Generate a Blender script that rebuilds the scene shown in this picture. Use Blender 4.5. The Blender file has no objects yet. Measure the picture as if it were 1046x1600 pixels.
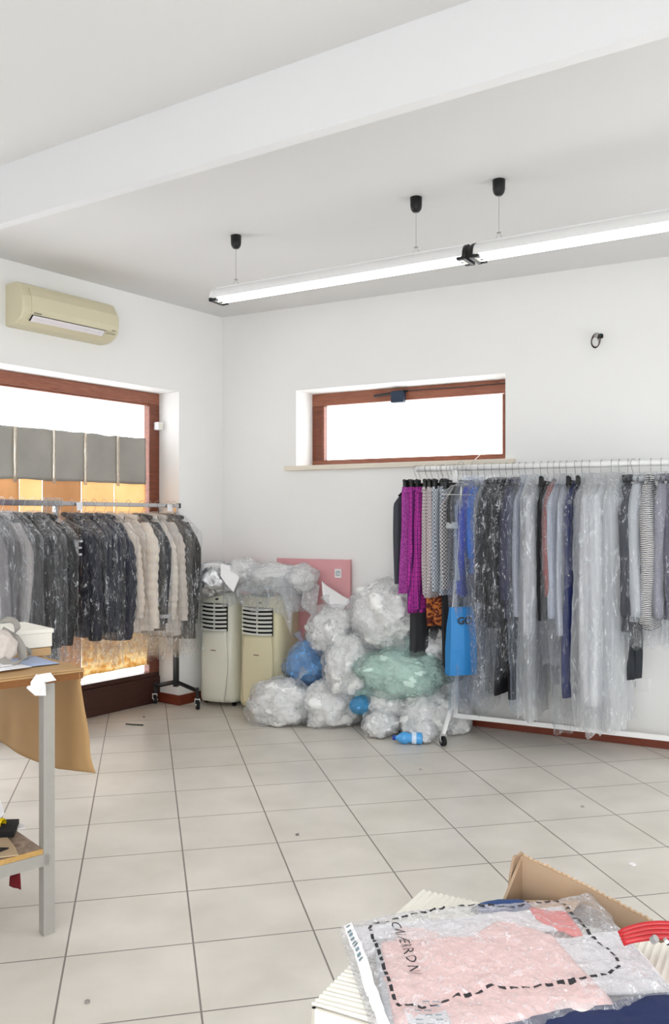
import bpy, bmesh, math, random
from math import sin, cos, pi, radians, sqrt, atan2
from mathutils import Vector, Matrix, noise as mn
random.seed(7)
C = bpy.context.scene.collection
# ------------------------------------------------------------------ camera, world, lights, exposure
CAMH, F, CX, CY = 1.4, 1343.0, 523.0, 810.0
cam = bpy.data.objects.new('camera', bpy.data.cameras.new('camera')); C.objects.link(cam)
cam.location = (0, 0, CAMH); cam.rotation_euler = (pi/2, 0, 0)
cam.data.sensor_fit = 'HORIZONTAL'; cam.data.sensor_width = 36; cam.data.lens = 36*F/1046
cam.data.shift_y = (CY-800)/1046; cam.data.clip_start = 0.05
bpy.context.scene.camera = cam
sc = bpy.context.scene
sc.view_settings.view_transform = 'Standard'; sc.view_settings.look = 'None'
sc.view_settings.gamma = 1; sc.view_settings.exposure = 0.26
try: sc.cycles.transparent_max_bounces = 48; sc.cycles.max_bounces = 14; sc.cycles.diffuse_bounces = 8
except Exception: pass
w = bpy.data.worlds.new('sky'); sc.world = w; w.use_nodes = True
bg = w.node_tree.nodes['Background']; bg.inputs[0].default_value = (0.95, 0.98, 1, 1); bg.inputs[1].default_value = 4.5

def area(name, loc, rot, sx, sy, power, col=(1,1,1)):
    l = bpy.data.lights.new(name, 'AREA'); l.shape = 'RECTANGLE'; l.size = sx; l.size_y = sy; l.energy = power; l.color = col
    o = bpy.data.objects.new(name, l); C.objects.link(o); o.location = loc; o.rotation_euler = rot; return o
# unseen fill light added behind the camera to brighten the room
area('rear_fill_light', (-0.8, -1.3, 1.25), (radians(74), 0, 0), 3.4, 1.3, 27, (0.94, 0.97, 1))
area('side_fill_light', (3.2, 2.7, 1.0), (radians(90), 0, radians(82)), 2.2, 1.5, 40, (0.93, 0.97, 1))  # added fill light out of view, lifts the dark lower right side

area('ceiling_fill_light', (-0.4, 0.2, 2.68), (0, 0, radians(-31)), 3.0, .12, 20, (0.94, 0.97, 1))  # unseen overhead fill added for the floor and cartons, no fixture modelled
# ------------------------------------------------------------------ helpers
def at(px, py, Y): return Vector(((px-CX)/F*Y, Y, CAMH+(CY-py)/F*Y))
def at_z(px, py, z):
    Y = (CAMH-z)*F/(py-CY); return Vector(((px-CX)/F*Y, Y, z))
def lin(c):
    return tuple(((v/255)/12.92 if v/255 <= .04045 else (((v/255)+.055)/1.055)**2.4) for v in c)
class MB:
    def __init__(s): s.v = []; s.f = []
    def add(s, v, f):
        n = len(s.v); s.v += [tuple(p) for p in v]; s.f += [tuple(i+n for i in q) for q in f]; return s
    def box(s, c, d, fr=None, rz=0):
        x, y, z = c; a, b, h = d[0]/2, d[1]/2, d[2]/2; V = []
        for i in (-a, a):
            for j in (-b, b):
                for k in (-h, h):
                    p = Vector((i*cos(rz)-j*sin(rz)+x, i*sin(rz)+j*cos(rz)+y, k+z)); V.append(fr(p) if fr else p)
        return s.add(V, [(0,1,3,2),(4,6,7,5),(0,4,5,1),(2,3,7,6),(0,2,6,4),(1,5,7,3)])
    def span(s, a, b, fr=None):
        return s.box([(a[i]+b[i])/2 for i in range(3)], [abs(b[i]-a[i]) for i in range(3)], fr)
    def tube(s, pts, r, n=8, cap=True, sx=1):
        pts = [Vector(p) for p in pts]; rr = r if isinstance(r, (list, tuple)) else [r]*len(pts)
        V = []; Fc = []; up = None
        for i, p in enumerate(pts):
            t = (pts[min(i+1, len(pts)-1)]-pts[max(i-1, 0)]).normalized()
            if up is None: up = Vector((0,0,1)) if abs(t.z) < .9 else Vector((1,0,0))
            a = (up - t*up.dot(t)).normalized(); b = t.cross(a); up = a
            for k in range(n):
                th = 2*pi*k/n; V.append(p+a*cos(th)*rr[i]+b*sin(th)*rr[i]*sx)
        for i in range(len(pts)-1):
            for k in range(n):
                Fc.append((i*n+k, i*n+(k+1) % n, (i+1)*n+(k+1) % n, (i+1)*n+k))
        if cap: Fc += [tuple(range(n))[::-1], tuple(range((len(pts)-1)*n, len(pts)*n))]
        return s.add(V, Fc)
    def lathe(s, prof, n=24, c=(0,0,0), M=None):
        V = []; Fc = []
        for r, z in prof:
            for k in range(n):
                p = Vector((r*cos(2*pi*k/n), r*sin(2*pi*k/n), z))
                if M: p = M @ p
                V.append(p+Vector(c))
        for i in range(len(prof)-1):
            for k in range(n): Fc.append((i*n+k, i*n+(k+1) % n, (i+1)*n+(k+1) % n, (i+1)*n+k))
        Fc += [tuple(range(n))[::-1], tuple(range((len(prof)-1)*n, len(prof)*n))]
        return s.add(V, Fc)
    def rings(s, R, cap0=True, cap1=True):
        n = len(R[0]); V = [p for r in R for p in r]; Fc = []
        for i in range(len(R)-1):
            for k in range(n): Fc.append((i*n+k, i*n+(k+1) % n, (i+1)*n+(k+1) % n, (i+1)*n+k))
        if cap0: Fc.append(tuple(range(n))[::-1])
        if cap1: Fc.append(tuple(range((len(R)-1)*n, len(R)*n)))
        return s.add(V, Fc)
    def prism(s, poly, z0, z1):
        n = len(poly); V = [(x, y, z0) for x, y in poly]+[(x, y, z1) for x, y in poly]
        return s.add(V, [tuple(range(n))[::-1], tuple(range(n, 2*n))]+[(i, (i+1) % n, n+(i+1) % n, n+i) for i in range(n)])
    def grid(s, fn, nu, nv):
        V = [fn(i/nu, j/nv) for j in range(nv+1) for i in range(nu+1)]
        return s.add(V, [(j*(nu+1)+i, j*(nu+1)+i+1, (j+1)*(nu+1)+i+1, (j+1)*(nu+1)+i) for j in range(nv) for i in range(nu)])
    def build(s, name, mat, parent=None, smooth=False, bevel=0, solid=0, world=True):
        me = bpy.data.meshes.new(name)
        o = bpy.data.objects.new(name, me); C.objects.link(o)
        off = Vector((0,0,0))
        if parent is not None:
            o.parent = parent
        if world:      # coordinates given in the room: make them relative to the parent chain
            q = parent
            while q is not None: off += Vector(q.location); q = q.parent
        if parent is None and s.v:
            mnv = [min(p[i] for p in s.v) for i in range(3)]; mxv = [max(p[i] for p in s.v) for i in range(3)]
            off = Vector(((mnv[0]+mxv[0])/2, (mnv[1]+mxv[1])/2, mnv[2])); o.location = off
        me.from_pydata([tuple(Vector(p)-off) for p in s.v], [], s.f); me.update()
        b = bmesh.new(); b.from_mesh(me); bmesh.ops.recalc_face_normals(b, faces=b.faces); b.to_mesh(me); b.free()
        if smooth: me.shade_smooth()
        me.materials.append(mat)
        if bevel:
            m = o.modifiers.new('bevel', 'BEVEL'); m.width = bevel; m.segments = 2; m.limit_method = 'ANGLE'
        if solid:
            m = o.modifiers.new('solid', 'SOLIDIFY'); m.thickness = solid
        return o
def tag(o, label=None, cat=None, group=None, kind=None):
    if label: o['label'] = label
    if cat: o['category'] = cat
    if group: o['group'] = group
    if kind: o['kind'] = kind
    return o
def empty(name, loc, rz=0):
    o = bpy.data.objects.new(name, None); C.objects.link(o); o.location = loc; o.rotation_euler = (0, 0, rz)
    o.empty_display_size = .05; return o
def copy_tree(o, parent=None):
    c = o.copy(); C.objects.link(c); c.parent = parent
    for ch in [x for x in bpy.data.objects if x.parent == o]: copy_tree(ch, c)
    return c
def frame(O, u, n):
    O = Vector(O); u = Vector(u); n = Vector(n)
    return lambda p: O+u*p[0]+n*p[1]+Vector((0,0,p[2]))
def text_mesh(txt, size, fn, name, mat, parent, ext=0.0, bold=0, sub=False):
    cu = bpy.data.curves.new(name, 'FONT'); cu.body = txt; cu.size = size; cu.offset = bold; cu.resolution_u = 3; cu.space_character = 1.3 if len(txt) > 5 else 1
    t = bpy.data.objects.new(name, cu); C.objects.link(t)
    dg = bpy.context.evaluated_depsgraph_get(); me = bpy.data.meshes.new_from_object(t.evaluated_get(dg))
    bpy.data.objects.remove(t); V = [fn(v.co) for v in me.vertices]; Fc = [tuple(p.vertices) for p in me.polygons]
    m = MB(); m.add(V, Fc); return m.build(name, mat, parent)

# ------------------------------------------------------------------ materials
def newmat(name):
    m = bpy.data.materials.new(name); m.use_nodes = True; return m, m.node_tree.nodes, m.node_tree.links
def N(ns, typ, **kw):
    n = ns.new(typ)
    for k, v in kw.items():
        if k in n.inputs.keys() if hasattr(n.inputs, 'keys') else False: n.inputs[k].default_value = v
        else: setattr(n, k, v)
    return n
def setin(n, **kw):
    for k, v in kw.items(): n.inputs[k.replace('_', ' ')].default_value = v
def simple(name, rgb, rough=.6, metal=0, spec=.4, var=.06, scale=20, bump=0, bscale=60, vscale=(1,1,1)):
    m, ns, ln = newmat(name); b = ns['Principled BSDF']
    c = lin(rgb); b.inputs['Roughness'].default_value = rough; b.inputs['Metallic'].default_value = metal
    b.inputs['Specular IOR Level'].default_value = spec
    g = ns.new('ShaderNodeTexCoord'); mp = ns.new('ShaderNodeMapping'); mp.inputs['Scale'].default_value = vscale
    ln.new(g.outputs['Object'], mp.inputs[0])
    nz = ns.new('ShaderNodeTexNoise'); nz.inputs['Scale'].default_value = scale; nz.inputs['Detail'].default_value = 4
    ln.new(mp.outputs[0], nz.inputs['Vector'])
    mx = ns.new('ShaderNodeMix'); mx.data_type = 'RGBA'
    mx.inputs[6].default_value = tuple(max(0, v*(1-var)) for v in c)+(1,); mx.inputs[7].default_value = tuple(min(1, v*(1+var)) for v in c)+(1,)
    ln.new(nz.outputs['Fac'], mx.inputs[0]); ln.new(mx.outputs[2], b.inputs['Base Color'])
    if bump:
        n2 = ns.new('ShaderNodeTexNoise'); n2.inputs['Scale'].default_value = bscale; n2.inputs['Detail'].default_value = 5
        ln.new(mp.outputs[0], n2.inputs['Vector'])
        bp = ns.new('ShaderNodeBump'); bp.inputs['Strength'].default_value = bump; bp.inputs['Distance'].default_value = .01
        ln.new(n2.outputs['Fac'], bp.inputs['Height']); ln.new(bp.outputs[0], b.inputs['Normal'])
    return m
def wood(name, rgb, rgb2, rough=.35, sc_=(3,3,40)):
    m, ns, ln = newmat(name); b = ns['Principled BSDF']; b.inputs['Roughness'].default_value = rough
    g = ns.new('ShaderNodeTexCoord'); mp = ns.new('ShaderNodeMapping'); mp.inputs['Scale'].default_value = sc_
    nz = ns.new('ShaderNodeTexNoise'); nz.inputs['Scale'].default_value = 2.5; nz.inputs['Detail'].default_value = 8; nz.inputs['Distortion'].default_value = 1.5
    cr = ns.new('ShaderNodeValToRGB'); cr.color_ramp.elements[0].color = lin(rgb)+(1,); cr.color_ramp.elements[1].color = lin(rgb2)+(1,)
    cr.color_ramp.elements[0].position = .3; cr.color_ramp.elements[1].position = .7
    ln.new(g.outputs['Object'], mp.inputs[0]); ln.new(mp.outputs[0], nz.inputs['Vector']); ln.new(nz.outputs['Fac'], cr.inputs[0]); ln.new(cr.outputs[0], b.inputs['Base Color'])
    return m
def plastic(name, tint=(245,248,252), base=.10, streak=.35, face=.35, rough=.12, scale=(16,16,5), bump=.7, dist=.03, gloss=.035, glint=.55, painted_glint=.45):
    """thin crumpled polythene: see-through and milky, highlights painted as white streaks and crease lines, plus gloss"""
    m, ns, ln = newmat(name); out = ns['Material Output']; t = lin(tint); ns.remove(ns['Principled BSDF'])
    g = ns.new('ShaderNodeNewGeometry'); mp = ns.new('ShaderNodeMapping'); mp.inputs['Scale'].default_value = scale
    ln.new(g.outputs['Position'], mp.inputs[0])
    nz = ns.new('ShaderNodeTexNoise'); nz.inputs['Scale'].default_value = 1.6; nz.inputs['Detail'].default_value = 5; nz.inputs['Roughness'].default_value = .6; nz.inputs['Distortion'].default_value = 1.4
    ln.new(mp.outputs[0], nz.inputs['Vector'])
    vo = ns.new('ShaderNodeTexVoronoi'); vo.feature = 'F1'; vo.inputs['Scale'].default_value = 2.2
    ln.new(mp.outputs[0], vo.inputs['Vector'])
    ad = ns.new('ShaderNodeMath'); ad.operation = 'MULTIPLY_ADD'; ad.inputs[1].default_value = .35
    ln.new(vo.outputs['Distance'], ad.inputs[0]); ln.new(nz.outputs['Fac'], ad.inputs[2])
    bp = ns.new('ShaderNodeBump'); bp.inputs['Strength'].default_value = bump; bp.inputs['Distance'].default_value = dist
    ln.new(ad.outputs[0], bp.inputs['Height'])
    rp = ns.new('ShaderNodeMapRange'); rp.interpolation_type = 'SMOOTHSTEP'; rp.inputs[1].default_value = .52; rp.inputs[2].default_value = .74; rp.inputs[3].default_value = 0; rp.inputs[4].default_value = streak
    ln.new(nz.outputs['Fac'], rp.inputs[0])
    lw = ns.new('ShaderNodeLayerWeight'); lw.inputs['Blend'].default_value = .3
    lb = ns.new('ShaderNodeLayerWeight'); lb.inputs['Blend'].default_value = .45; ln.new(bp.outputs[0], lb.inputs['Normal'])
    sb = ns.new('ShaderNodeMath'); sb.operation = 'POWER'; sb.inputs[1].default_value = 3.0; ln.new(lb.outputs['Facing'], sb.inputs[0])
    sq = ns.new('ShaderNodeMath'); sq.operation = 'POWER'; sq.inputs[1].default_value = 1.6; ln.new(lw.outputs['Facing'], sq.inputs[0])
    pw = ns.new('ShaderNodeMath'); pw.operation = 'MULTIPLY_ADD'; pw.inputs[1].default_value = face
    ln.new(sq.outputs[0], pw.inputs[0]); ln.new(rp.outputs[0], pw.inputs[2])
    # thin crease-like white lines, painted into the film as highlights
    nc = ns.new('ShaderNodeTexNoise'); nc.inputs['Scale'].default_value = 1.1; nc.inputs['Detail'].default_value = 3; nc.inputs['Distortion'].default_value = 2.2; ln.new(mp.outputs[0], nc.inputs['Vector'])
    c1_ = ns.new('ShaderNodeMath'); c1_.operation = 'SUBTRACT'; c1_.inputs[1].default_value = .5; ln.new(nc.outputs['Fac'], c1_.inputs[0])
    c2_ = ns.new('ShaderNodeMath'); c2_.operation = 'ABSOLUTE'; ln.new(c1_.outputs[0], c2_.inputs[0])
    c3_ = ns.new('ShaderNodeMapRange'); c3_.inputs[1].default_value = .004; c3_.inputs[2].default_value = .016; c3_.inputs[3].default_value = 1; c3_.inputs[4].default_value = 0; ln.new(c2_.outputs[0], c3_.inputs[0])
    c4_ = ns.new('ShaderNodeMapRange'); c4_.inputs[1].default_value = .5; c4_.inputs[2].default_value = .6; c4_.inputs[3].default_value = 0; c4_.inputs[4].default_value = painted_glint; ln.new(nz.outputs['Fac'], c4_.inputs[0])
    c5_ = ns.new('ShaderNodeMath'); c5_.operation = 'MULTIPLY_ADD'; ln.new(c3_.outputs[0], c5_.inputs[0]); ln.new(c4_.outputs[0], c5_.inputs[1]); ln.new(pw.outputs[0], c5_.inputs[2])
    a2 = ns.new('ShaderNodeMath'); a2.operation = 'ADD'; a2.inputs[1].default_value = base; a2.use_clamp = True
    ln.new(c5_.outputs[0], a2.inputs[0])
    tr = ns.new('ShaderNodeBsdfTransparent'); tr.inputs[0].default_value = tuple(.85+.15*v for v in t)+(1,)
    df = ns.new('ShaderNodeBsdfDiffuse'); df.inputs[0].default_value = t+(1,); tl = ns.new('ShaderNodeBsdfTranslucent'); tl.inputs[0].default_value = t+(1,)
    dm = ns.new('ShaderNodeMixShader'); dm.inputs[0].default_value = .4; ln.new(df.outputs[0], dm.inputs[1]); ln.new(tl.outputs[0], dm.inputs[2])
    mx = ns.new('ShaderNodeMixShader'); ln.new(a2.outputs[0], mx.inputs[0]); ln.new(tr.outputs[0], mx.inputs[1]); ln.new(dm.outputs[0], mx.inputs[2])
    gl = ns.new('ShaderNodeBsdfGlossy'); gl.inputs['Roughness'].default_value = rough; ln.new(bp.outputs[0], gl.inputs['Normal'])
    m2 = ns.new('ShaderNodeMixShader')
    fm = ns.new('ShaderNodeMath'); fm.operation = 'MULTIPLY_ADD'; fm.inputs[1].default_value = glint; fm.inputs[2].default_value = gloss; ln.new(sb.outputs[0], fm.inputs[0])
    ln.new(fm.outputs[0], m2.inputs[0]); ln.new(mx.outputs[0], m2.inputs[1]); ln.new(gl.outputs[0], m2.inputs[2])
    ln.new(m2.outputs[0], out.inputs[0]); return m
def paper_translucent(name, rgb, rgb2, trans=.6, scale=6, detail=4, lo=.35, hi=.65):
    m, ns, ln = newmat(name); out = ns['Material Output']; b = ns['Principled BSDF']; b.inputs['Roughness'].default_value = .6
    g = ns.new('ShaderNodeNewGeometry'); nz = ns.new('ShaderNodeTexNoise'); nz.inputs['Scale'].default_value = scale; nz.inputs['Detail'].default_value = detail
    ln.new(g.outputs['Position'], nz.inputs['Vector'])
    cr = ns.new('ShaderNodeValToRGB'); cr.color_ramp.elements[0].color = lin(rgb)+(1,); cr.color_ramp.elements[1].color = lin(rgb2)+(1,)
    cr.color_ramp.elements[0].position = lo; cr.color_ramp.elements[1].position = hi
    ln.new(nz.outputs['Fac'], cr.inputs[0]); ln.new(cr.outputs[0], b.inputs['Base Color'])
    t = ns.new('ShaderNodeBsdfTranslucent'); ln.new(cr.outputs[0], t.inputs[0])
    mx = ns.new('ShaderNodeMixShader'); mx.inputs[0].default_value = trans
    ln.new(b.outputs[0], mx.inputs[1]); ln.new(t.outputs[0], mx.inputs[2]); ln.new(mx.outputs[0], out.inputs[0]); return m
def checks(name, a, b_, scale, kind='check', rough=.8):
    m, ns, ln = newmat(name); b = ns['Principled BSDF']; b.inputs['Roughness'].default_value = rough
    g = ns.new('ShaderNodeTexCoord'); mp = ns.new('ShaderNodeMapping'); mp.inputs['Scale'].default_value = (scale, scale, scale)
    ln.new(g.outputs['Object'], mp.inputs[0])
    cr = ns.new('ShaderNodeValToRGB'); cr.color_ramp.interpolation = 'CONSTANT'
    cr.color_ramp.elements[0].color = lin(a)+(1,); cr.color_ramp.elements[1].color = lin(b_)+(1,); cr.color_ramp.elements[1].position = .5
    if kind == 'check':
        t = ns.new('ShaderNodeTexChecker'); t.inputs['Scale'].default_value = 1; t.inputs[1].default_value = (0,0,0,1); t.inputs[2].default_value = (1,1,1,1); ln.new(mp.outputs[0], t.inputs[0]); ln.new(t.outputs[0], cr.inputs[0])
    elif kind == 'squares':
        t = ns.new('ShaderNodeTexVoronoi'); t.distance = 'CHEBYCHEV'; t.inputs['Scale'].default_value = 1; t.inputs['Randomness'].default_value = 0
        ln.new(mp.outputs[0], t.inputs['Vector']); w_ = ns.new('ShaderNodeMath'); w_.operation = 'PINGPONG'; w_.inputs[1].default_value = .17
        ln.new(t.outputs['Distance'], w_.inputs[0]); w2 = ns.new('ShaderNodeMath'); w2.operation = 'MULTIPLY'; w2.inputs[1].default_value = 5.0; ln.new(w_.outputs[0], w2.inputs[0]); ln.new(w2.outputs[0], cr.inputs[0])
    elif kind == 'waves':
        t = ns.new('ShaderNodeTexWave'); t.bands_direction = 'Z'; t.inputs['Scale'].default_value = .5; t.inputs['Distortion'].default_value = 3; t.inputs['Detail'].default_value = 1
        ln.new(mp.outputs[0], t.inputs[0]); ln.new(t.outputs['Fac'], cr.inputs[0])
    else:
        t = ns.new('ShaderNodeTexNoise'); t.inputs['Scale'].default_value = 1; t.inputs['Distortion'].default_value = 3; ln.new(mp.outputs[0], t.inputs[0]); ln.new(t.outputs['Fac'], cr.inputs[0])
    ln.new(cr.outputs[0], b.inputs['Base Color']); return m
def emis(name, col, st):
    m, ns, ln = newmat(name); e = ns.new('ShaderNodeEmission'); e.inputs[0].default_value = col+(1,); e.inputs[1].default_value = st
    ln.new(e.outputs[0], ns['Material Output'].inputs[0]); return m

M = {}
M['wall'] = simple('white_wall_paint', (238,238,237), .85, var=.012, scale=3, bump=.05, bscale=120, spec=.2)
M['ceiling'] = simple('ceiling_paint', (220,220,220), .9, var=.012, scale=2, spec=.1)
M['beam'] = simple('beam_paint', (228,229,231), .8, var=.01, scale=2, spec=.1)
M['brown'] = wood('brown_timber', (98,48,32), (132,72,50), .35)
M['brown_h'] = wood('brown_timber_h', (124,68,48), (158,98,74), .35, (3,3,40))
M['brown_d'] = wood('dark_timber_base', (50,26,20), (74,38,28), .4)
M['skirting'] = wood('skirting_timber', (104,44,26), (128,58,36), .4)
M['sill'] = simple('sill_stone', (226,218,203), .5, var=.04, scale=8)
M['white_metal'] = simple('white_enamel', (236,236,236), .3, spec=.5, var=.01)
M['chrome'] = simple('chrome', (205,205,208), .18, metal=1, var=.03)
M['steel'] = simple('brushed_steel', (170,168,165), .35, metal=1, var=.05)
M['black_metal'] = simple('black_steel', (30,31,34), .35, spec=.5)
M['black_plastic'] = simple('black_plastic', (20,20,21), .4)
M['rubber'] = simple('rubber', (24,24,24), .7)
M['grey_paint'] = simple('grey_table_paint', (158,155,149), .5, var=.06, scale=30)
M['cream'] = simple('aged_cream_plastic', (214,207,178), .4, var=.02)
M['cream_pale'] = simple('pale_cream_plastic', (226,226,212), .3, var=.015)
M['cream_yellow'] = simple('yellowed_plastic', (226,218,184), .35, var=.02)
M['louvre'] = simple('louvre_plastic', (222,222,216), .4, var=.02)
M['dark'] = simple('dark_cavity', (26,28,30), .8)
M['lid'] = simple('smoked_lid', (72,84,92), .25)
M['flap'] = simple('louvre_flap', (232,228,232), .4)
M['kraft'] = simple('kraft_board', (184,152,112), .8, var=.08, scale=12, bump=.1)
M['kraft_pale'] = simple('pale_kraft', (184,148,102), .8, var=.06, scale=9)
M['kraft_edge'] = simple('kraft_edges', (128,84,46), .9, var=.3, scale=60, vscale=(1,1,6))
M['carton'] = simple('brown_carton', (176,150,124), .85, var=.06, scale=10, bump=.15, bscale=40, vscale=(1,1,.2))
M['carton_edge'] = simple('carton_edge', (196,170,140), .9, var=.2, scale=90)
M['white_card'] = simple('white_card', (232,228,218), .8, var=.03, scale=10)
M['white_paper'] = simple('white_paper', (238,236,238), .8, var=.015)
M['blue_paper'] = simple('blue_grey_paper', (168,182,212), .7)
M['webbing'] = simple('grey_webbing', (156,152,146), .85, var=.1, scale=90, bump=.2, bscale=300)
M['chip'] = wood('chipboard_shelf', (126,108,94), (170,148,128), .7, (8,8,8))
M['chip_edge'] = simple('chipboard_edge', (188,150,92), .9, var=.25, scale=80)
M['tag_ink'] = simple('ink', (40,38,42), .6)
M['ink_soft'] = simple('faded_ink', (120,140,148), .7)
M['pink_card'] = simple('pink_card', (222,164,168), .7, var=.08, scale=7)
M['pink_dark'] = simple('rose_lid', (196,112,112), .6, var=.05)
M['foil'] = simple('foil', (210,211,214), .42, metal=.8, var=.1, scale=9, bump=.8, bscale=12)
M['yellow'] = simple('yellow_plastic', (238,206,20), .35)
M['darkred'] = simple('dark_red_cloth', (112,18,28), .9)
M['blackcloth'] = simple('black_cloth', (26,24,24), .9, bump=.2)
M['navy'] = simple('navy_wool', (30,42,84), .85, var=.12, scale=40, bump=.3, bscale=40)
M['denim'] = simple('blue_denim', (48,76,128), .8, var=.12, scale=60, bump=.3, bscale=50)
M['red_leather'] = simple('red_leather', (190,26,34), .3, spec=.6, var=.1, bump=.1)
M['bottle'] = simple('blue_bottle', (70,160,226), .12, spec=.8)
M['cap'] = simple('navy_cap', (24,52,150), .3)
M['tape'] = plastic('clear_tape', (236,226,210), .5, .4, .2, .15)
M['pink_cloth'] = simple('pink_cotton', (244,206,200), .85, var=.06, scale=20, bump=.4, bscale=25)
M['coral_cloth'] = simple('coral_cotton', (232,112,104), .85, var=.06)
M['grey_card'] = simple('grey_card', (190,196,200), .7)

# floor tiles (grout grid turned with the floor's own layout)
def floor_mat():
    m, ns, ln = newmat('floor_tiles'); b = ns['Principled BSDF']
    yaw, s, ox, oy = .2184, .404, -1.298, 4.718
    g = ns.new('ShaderNodeNewGeometry'); sp = ns.new('ShaderNodeSeparateXYZ'); ln.new(g.outputs['Position'], sp.inputs[0])
    def ma(op, a, b_=None, c=None):
        n = ns.new('ShaderNodeMath'); n.operation = op
        for i, v in enumerate((a, b_, c)):
            if v is None: continue
            if isinstance(v, (int, float)): n.inputs[i].default_value = v
            else: ln.new(v, n.inputs[i])
        return n.outputs[0]
    x = ma('SUBTRACT', sp.outputs[0], ox); y = ma('SUBTRACT', sp.outputs[1], oy)
    u = ma('ADD', ma('MULTIPLY', x, cos(yaw)/s), ma('MULTIPLY', y, sin(yaw)/s))
    v = ma('SUBTRACT', ma('MULTIPLY', x, sin(yaw)/s), ma('MULTIPLY', y, cos(yaw)/s))
    du = ma('PINGPONG', ma('ABSOLUTE', u), .5); dv = ma('PINGPONG', ma('ABSOLUTE', v), .5)
    du = ma('MULTIPLY', du, .95)
    d = ma('MINIMUM', du, dv)
    mr = ns.new('ShaderNodeMapRange'); mr.inputs[1].default_value = .0055; mr.inputs[2].default_value = .0085; ln.new(d, mr.inputs[0])
    nz = ns.new('ShaderNodeTexNoise'); nz.inputs['Scale'].default_value = 3; nz.inputs['Detail'].default_value = 6; ln.new(g.outputs['Position'], nz.inputs['Vector'])
    cr = ns.new('ShaderNodeValToRGB'); cr.color_ramp.elements[0].color = lin((206,200,190))+(1,); cr.color_ramp.elements[1].color = lin((220,214,205))+(1,)
    cr.color_ramp.elements[0].position = .35; cr.color_ramp.elements[1].position = .65; ln.new(nz.outputs['Fac'], cr.inputs[0])
    # tile-to-tile tone
    cb = ns.new('ShaderNodeCombineXYZ'); ln.new(ma('FLOOR', u), cb.inputs[0]); ln.new(ma('FLOOR', v), cb.inputs[1])
    wn = ns.new('ShaderNodeTexWhiteNoise'); ln.new(cb.outputs[0], wn.inputs[0])
    hv = ns.new('ShaderNodeHueSaturation'); ln.new(cr.outputs[0], hv.inputs['Color']); ln.new(ma('MULTIPLY_ADD', wn.outputs['Value'], .04, .98), hv.inputs['Value'])
    mx = ns.new('ShaderNodeMix'); mx.data_type = 'RGBA'; mx.inputs[6].default_value = lin((128,120,114))+(1,)
    ln.new(mr.outputs[0], mx.inputs[0]); ln.new(hv.outputs[0], mx.inputs[7]); ln.new(mx.outputs[2], b.inputs['Base Color'])
    b.inputs['Roughness'].default_value = .32; b.inputs['Specular IOR Level'].default_value = .35
    bp = ns.new('ShaderNodeBump'); bp.inputs['Strength'].default_value = .3; bp.inputs['Distance'].default_value = .002
    ln.new(mr.outputs[0], bp.inputs['Height']); ln.new(bp.outputs[0], b.inputs['Normal']); return m
M['floor'] = floor_mat()
def glass_mat():
    m, ns, ln = newmat('window_glass'); tr = ns.new('ShaderNodeBsdfTransparent'); gl = ns.new('ShaderNodeBsdfGlossy'); gl.inputs['Roughness'].default_value = .02
    mx = ns.new('ShaderNodeMixShader'); mx.inputs[0].default_value = .06
    ln.new(tr.outputs[0], mx.inputs[1]); ln.new(gl.outputs[0], mx.inputs[2]); ln.new(mx.outputs[0], ns['Material Output'].inputs[0]); return m
M['glass'] = glass_mat()

# ------------------------------------------------------------------ room
K = Vector((-.892, 6.81, 0)); CEIL = 2.992
LU, LN = Vector((-.595, -.804, 0)), Vector((.804, -.595, 0))
BU, BN = Vector((.8788, -.4772, 0)), Vector((-.4772, -.8788, 0))
L = frame(K, LU, LN); B = frame(K, BU, BN)
outer = [(-.9, 7.6), (4.4, 4.6), (3.75, -1.9), (-8.2, -1.9), (-8.0, -1.0)]
tag(MB().prism(outer, -.1, 0).build('floor', M['floor']), kind='structure')
tag(MB().prism(outer, CEIL, CEIL+.2).build('ceiling', M['ceiling']), kind='structure')
m = MB(); T0, ZT = .459, 2.35
m.span((-.35, -.34, 0), (T0, 0, CEIL), L); m.span((T0, -.34, ZT), (3.4, 0, CEIL), L); m.span((3.4, -.34, 0), (10.4, 0, CEIL), L)
tag(m.build('wall_left', M['wall']), kind='structure')
W0, W1, WZ0, WZ1 = .685, 2.307, 1.76, 2.365
m = MB(); m.span((0, -.34, 0), (W0, 0, CEIL), B); m.span((W0, -.34, WZ1), (W1, 0, CEIL), B)
m.span((W0, -.34, 0), (W1, 0, WZ0), B); m.span((W1, -.34, 0), (4.8, 0, CEIL), B)
tag(m.build('wall_back', M['wall']), kind='structure')
tag(MB().span((3.33, -1.5, 0), (3.63, 4.7, CEIL)).build('wall_right', M['wall']), kind='structure')
m = MB(); m.span((-7.4, -1.8, 0), (3.4, -1.5, .9)); m.span((-7.4, -1.8, 2.0), (3.4, -1.5, CEIL)); m.span((-7.4, -1.8, .9), (-2.8, -1.5, 2.0)); m.span((1.4, -1.8, .9), (3.4, -1.5, 2.0))
tag(m.build('wall_rear', M['wall']), kind='structure')
# downstand beam
bd = Vector((-.8415, .5402, 0)); bn = Vector((.5402, .8415, 0))
BF = frame((0, 2.911, 0), bd, bn)
tag(MB().span((-3.95, 0, 2.731), (3.05, .05, CEIL), BF).build('trim_1', M['beam']), kind='structure')
# skirting
tag(MB().span((1.0, 0, 0), (4.75, .015, .075), B).build('baseboard_back', M['skirting'], bevel=.003), kind='structure')
tag(MB().span((0, 0, 0), (T0-.0, .015, .075), L).span((T0, -.26, 0), (T0+.014, .015, .075), L).build('baseboard_left', M['skirting'], bevel=.003), kind='structure')

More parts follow.
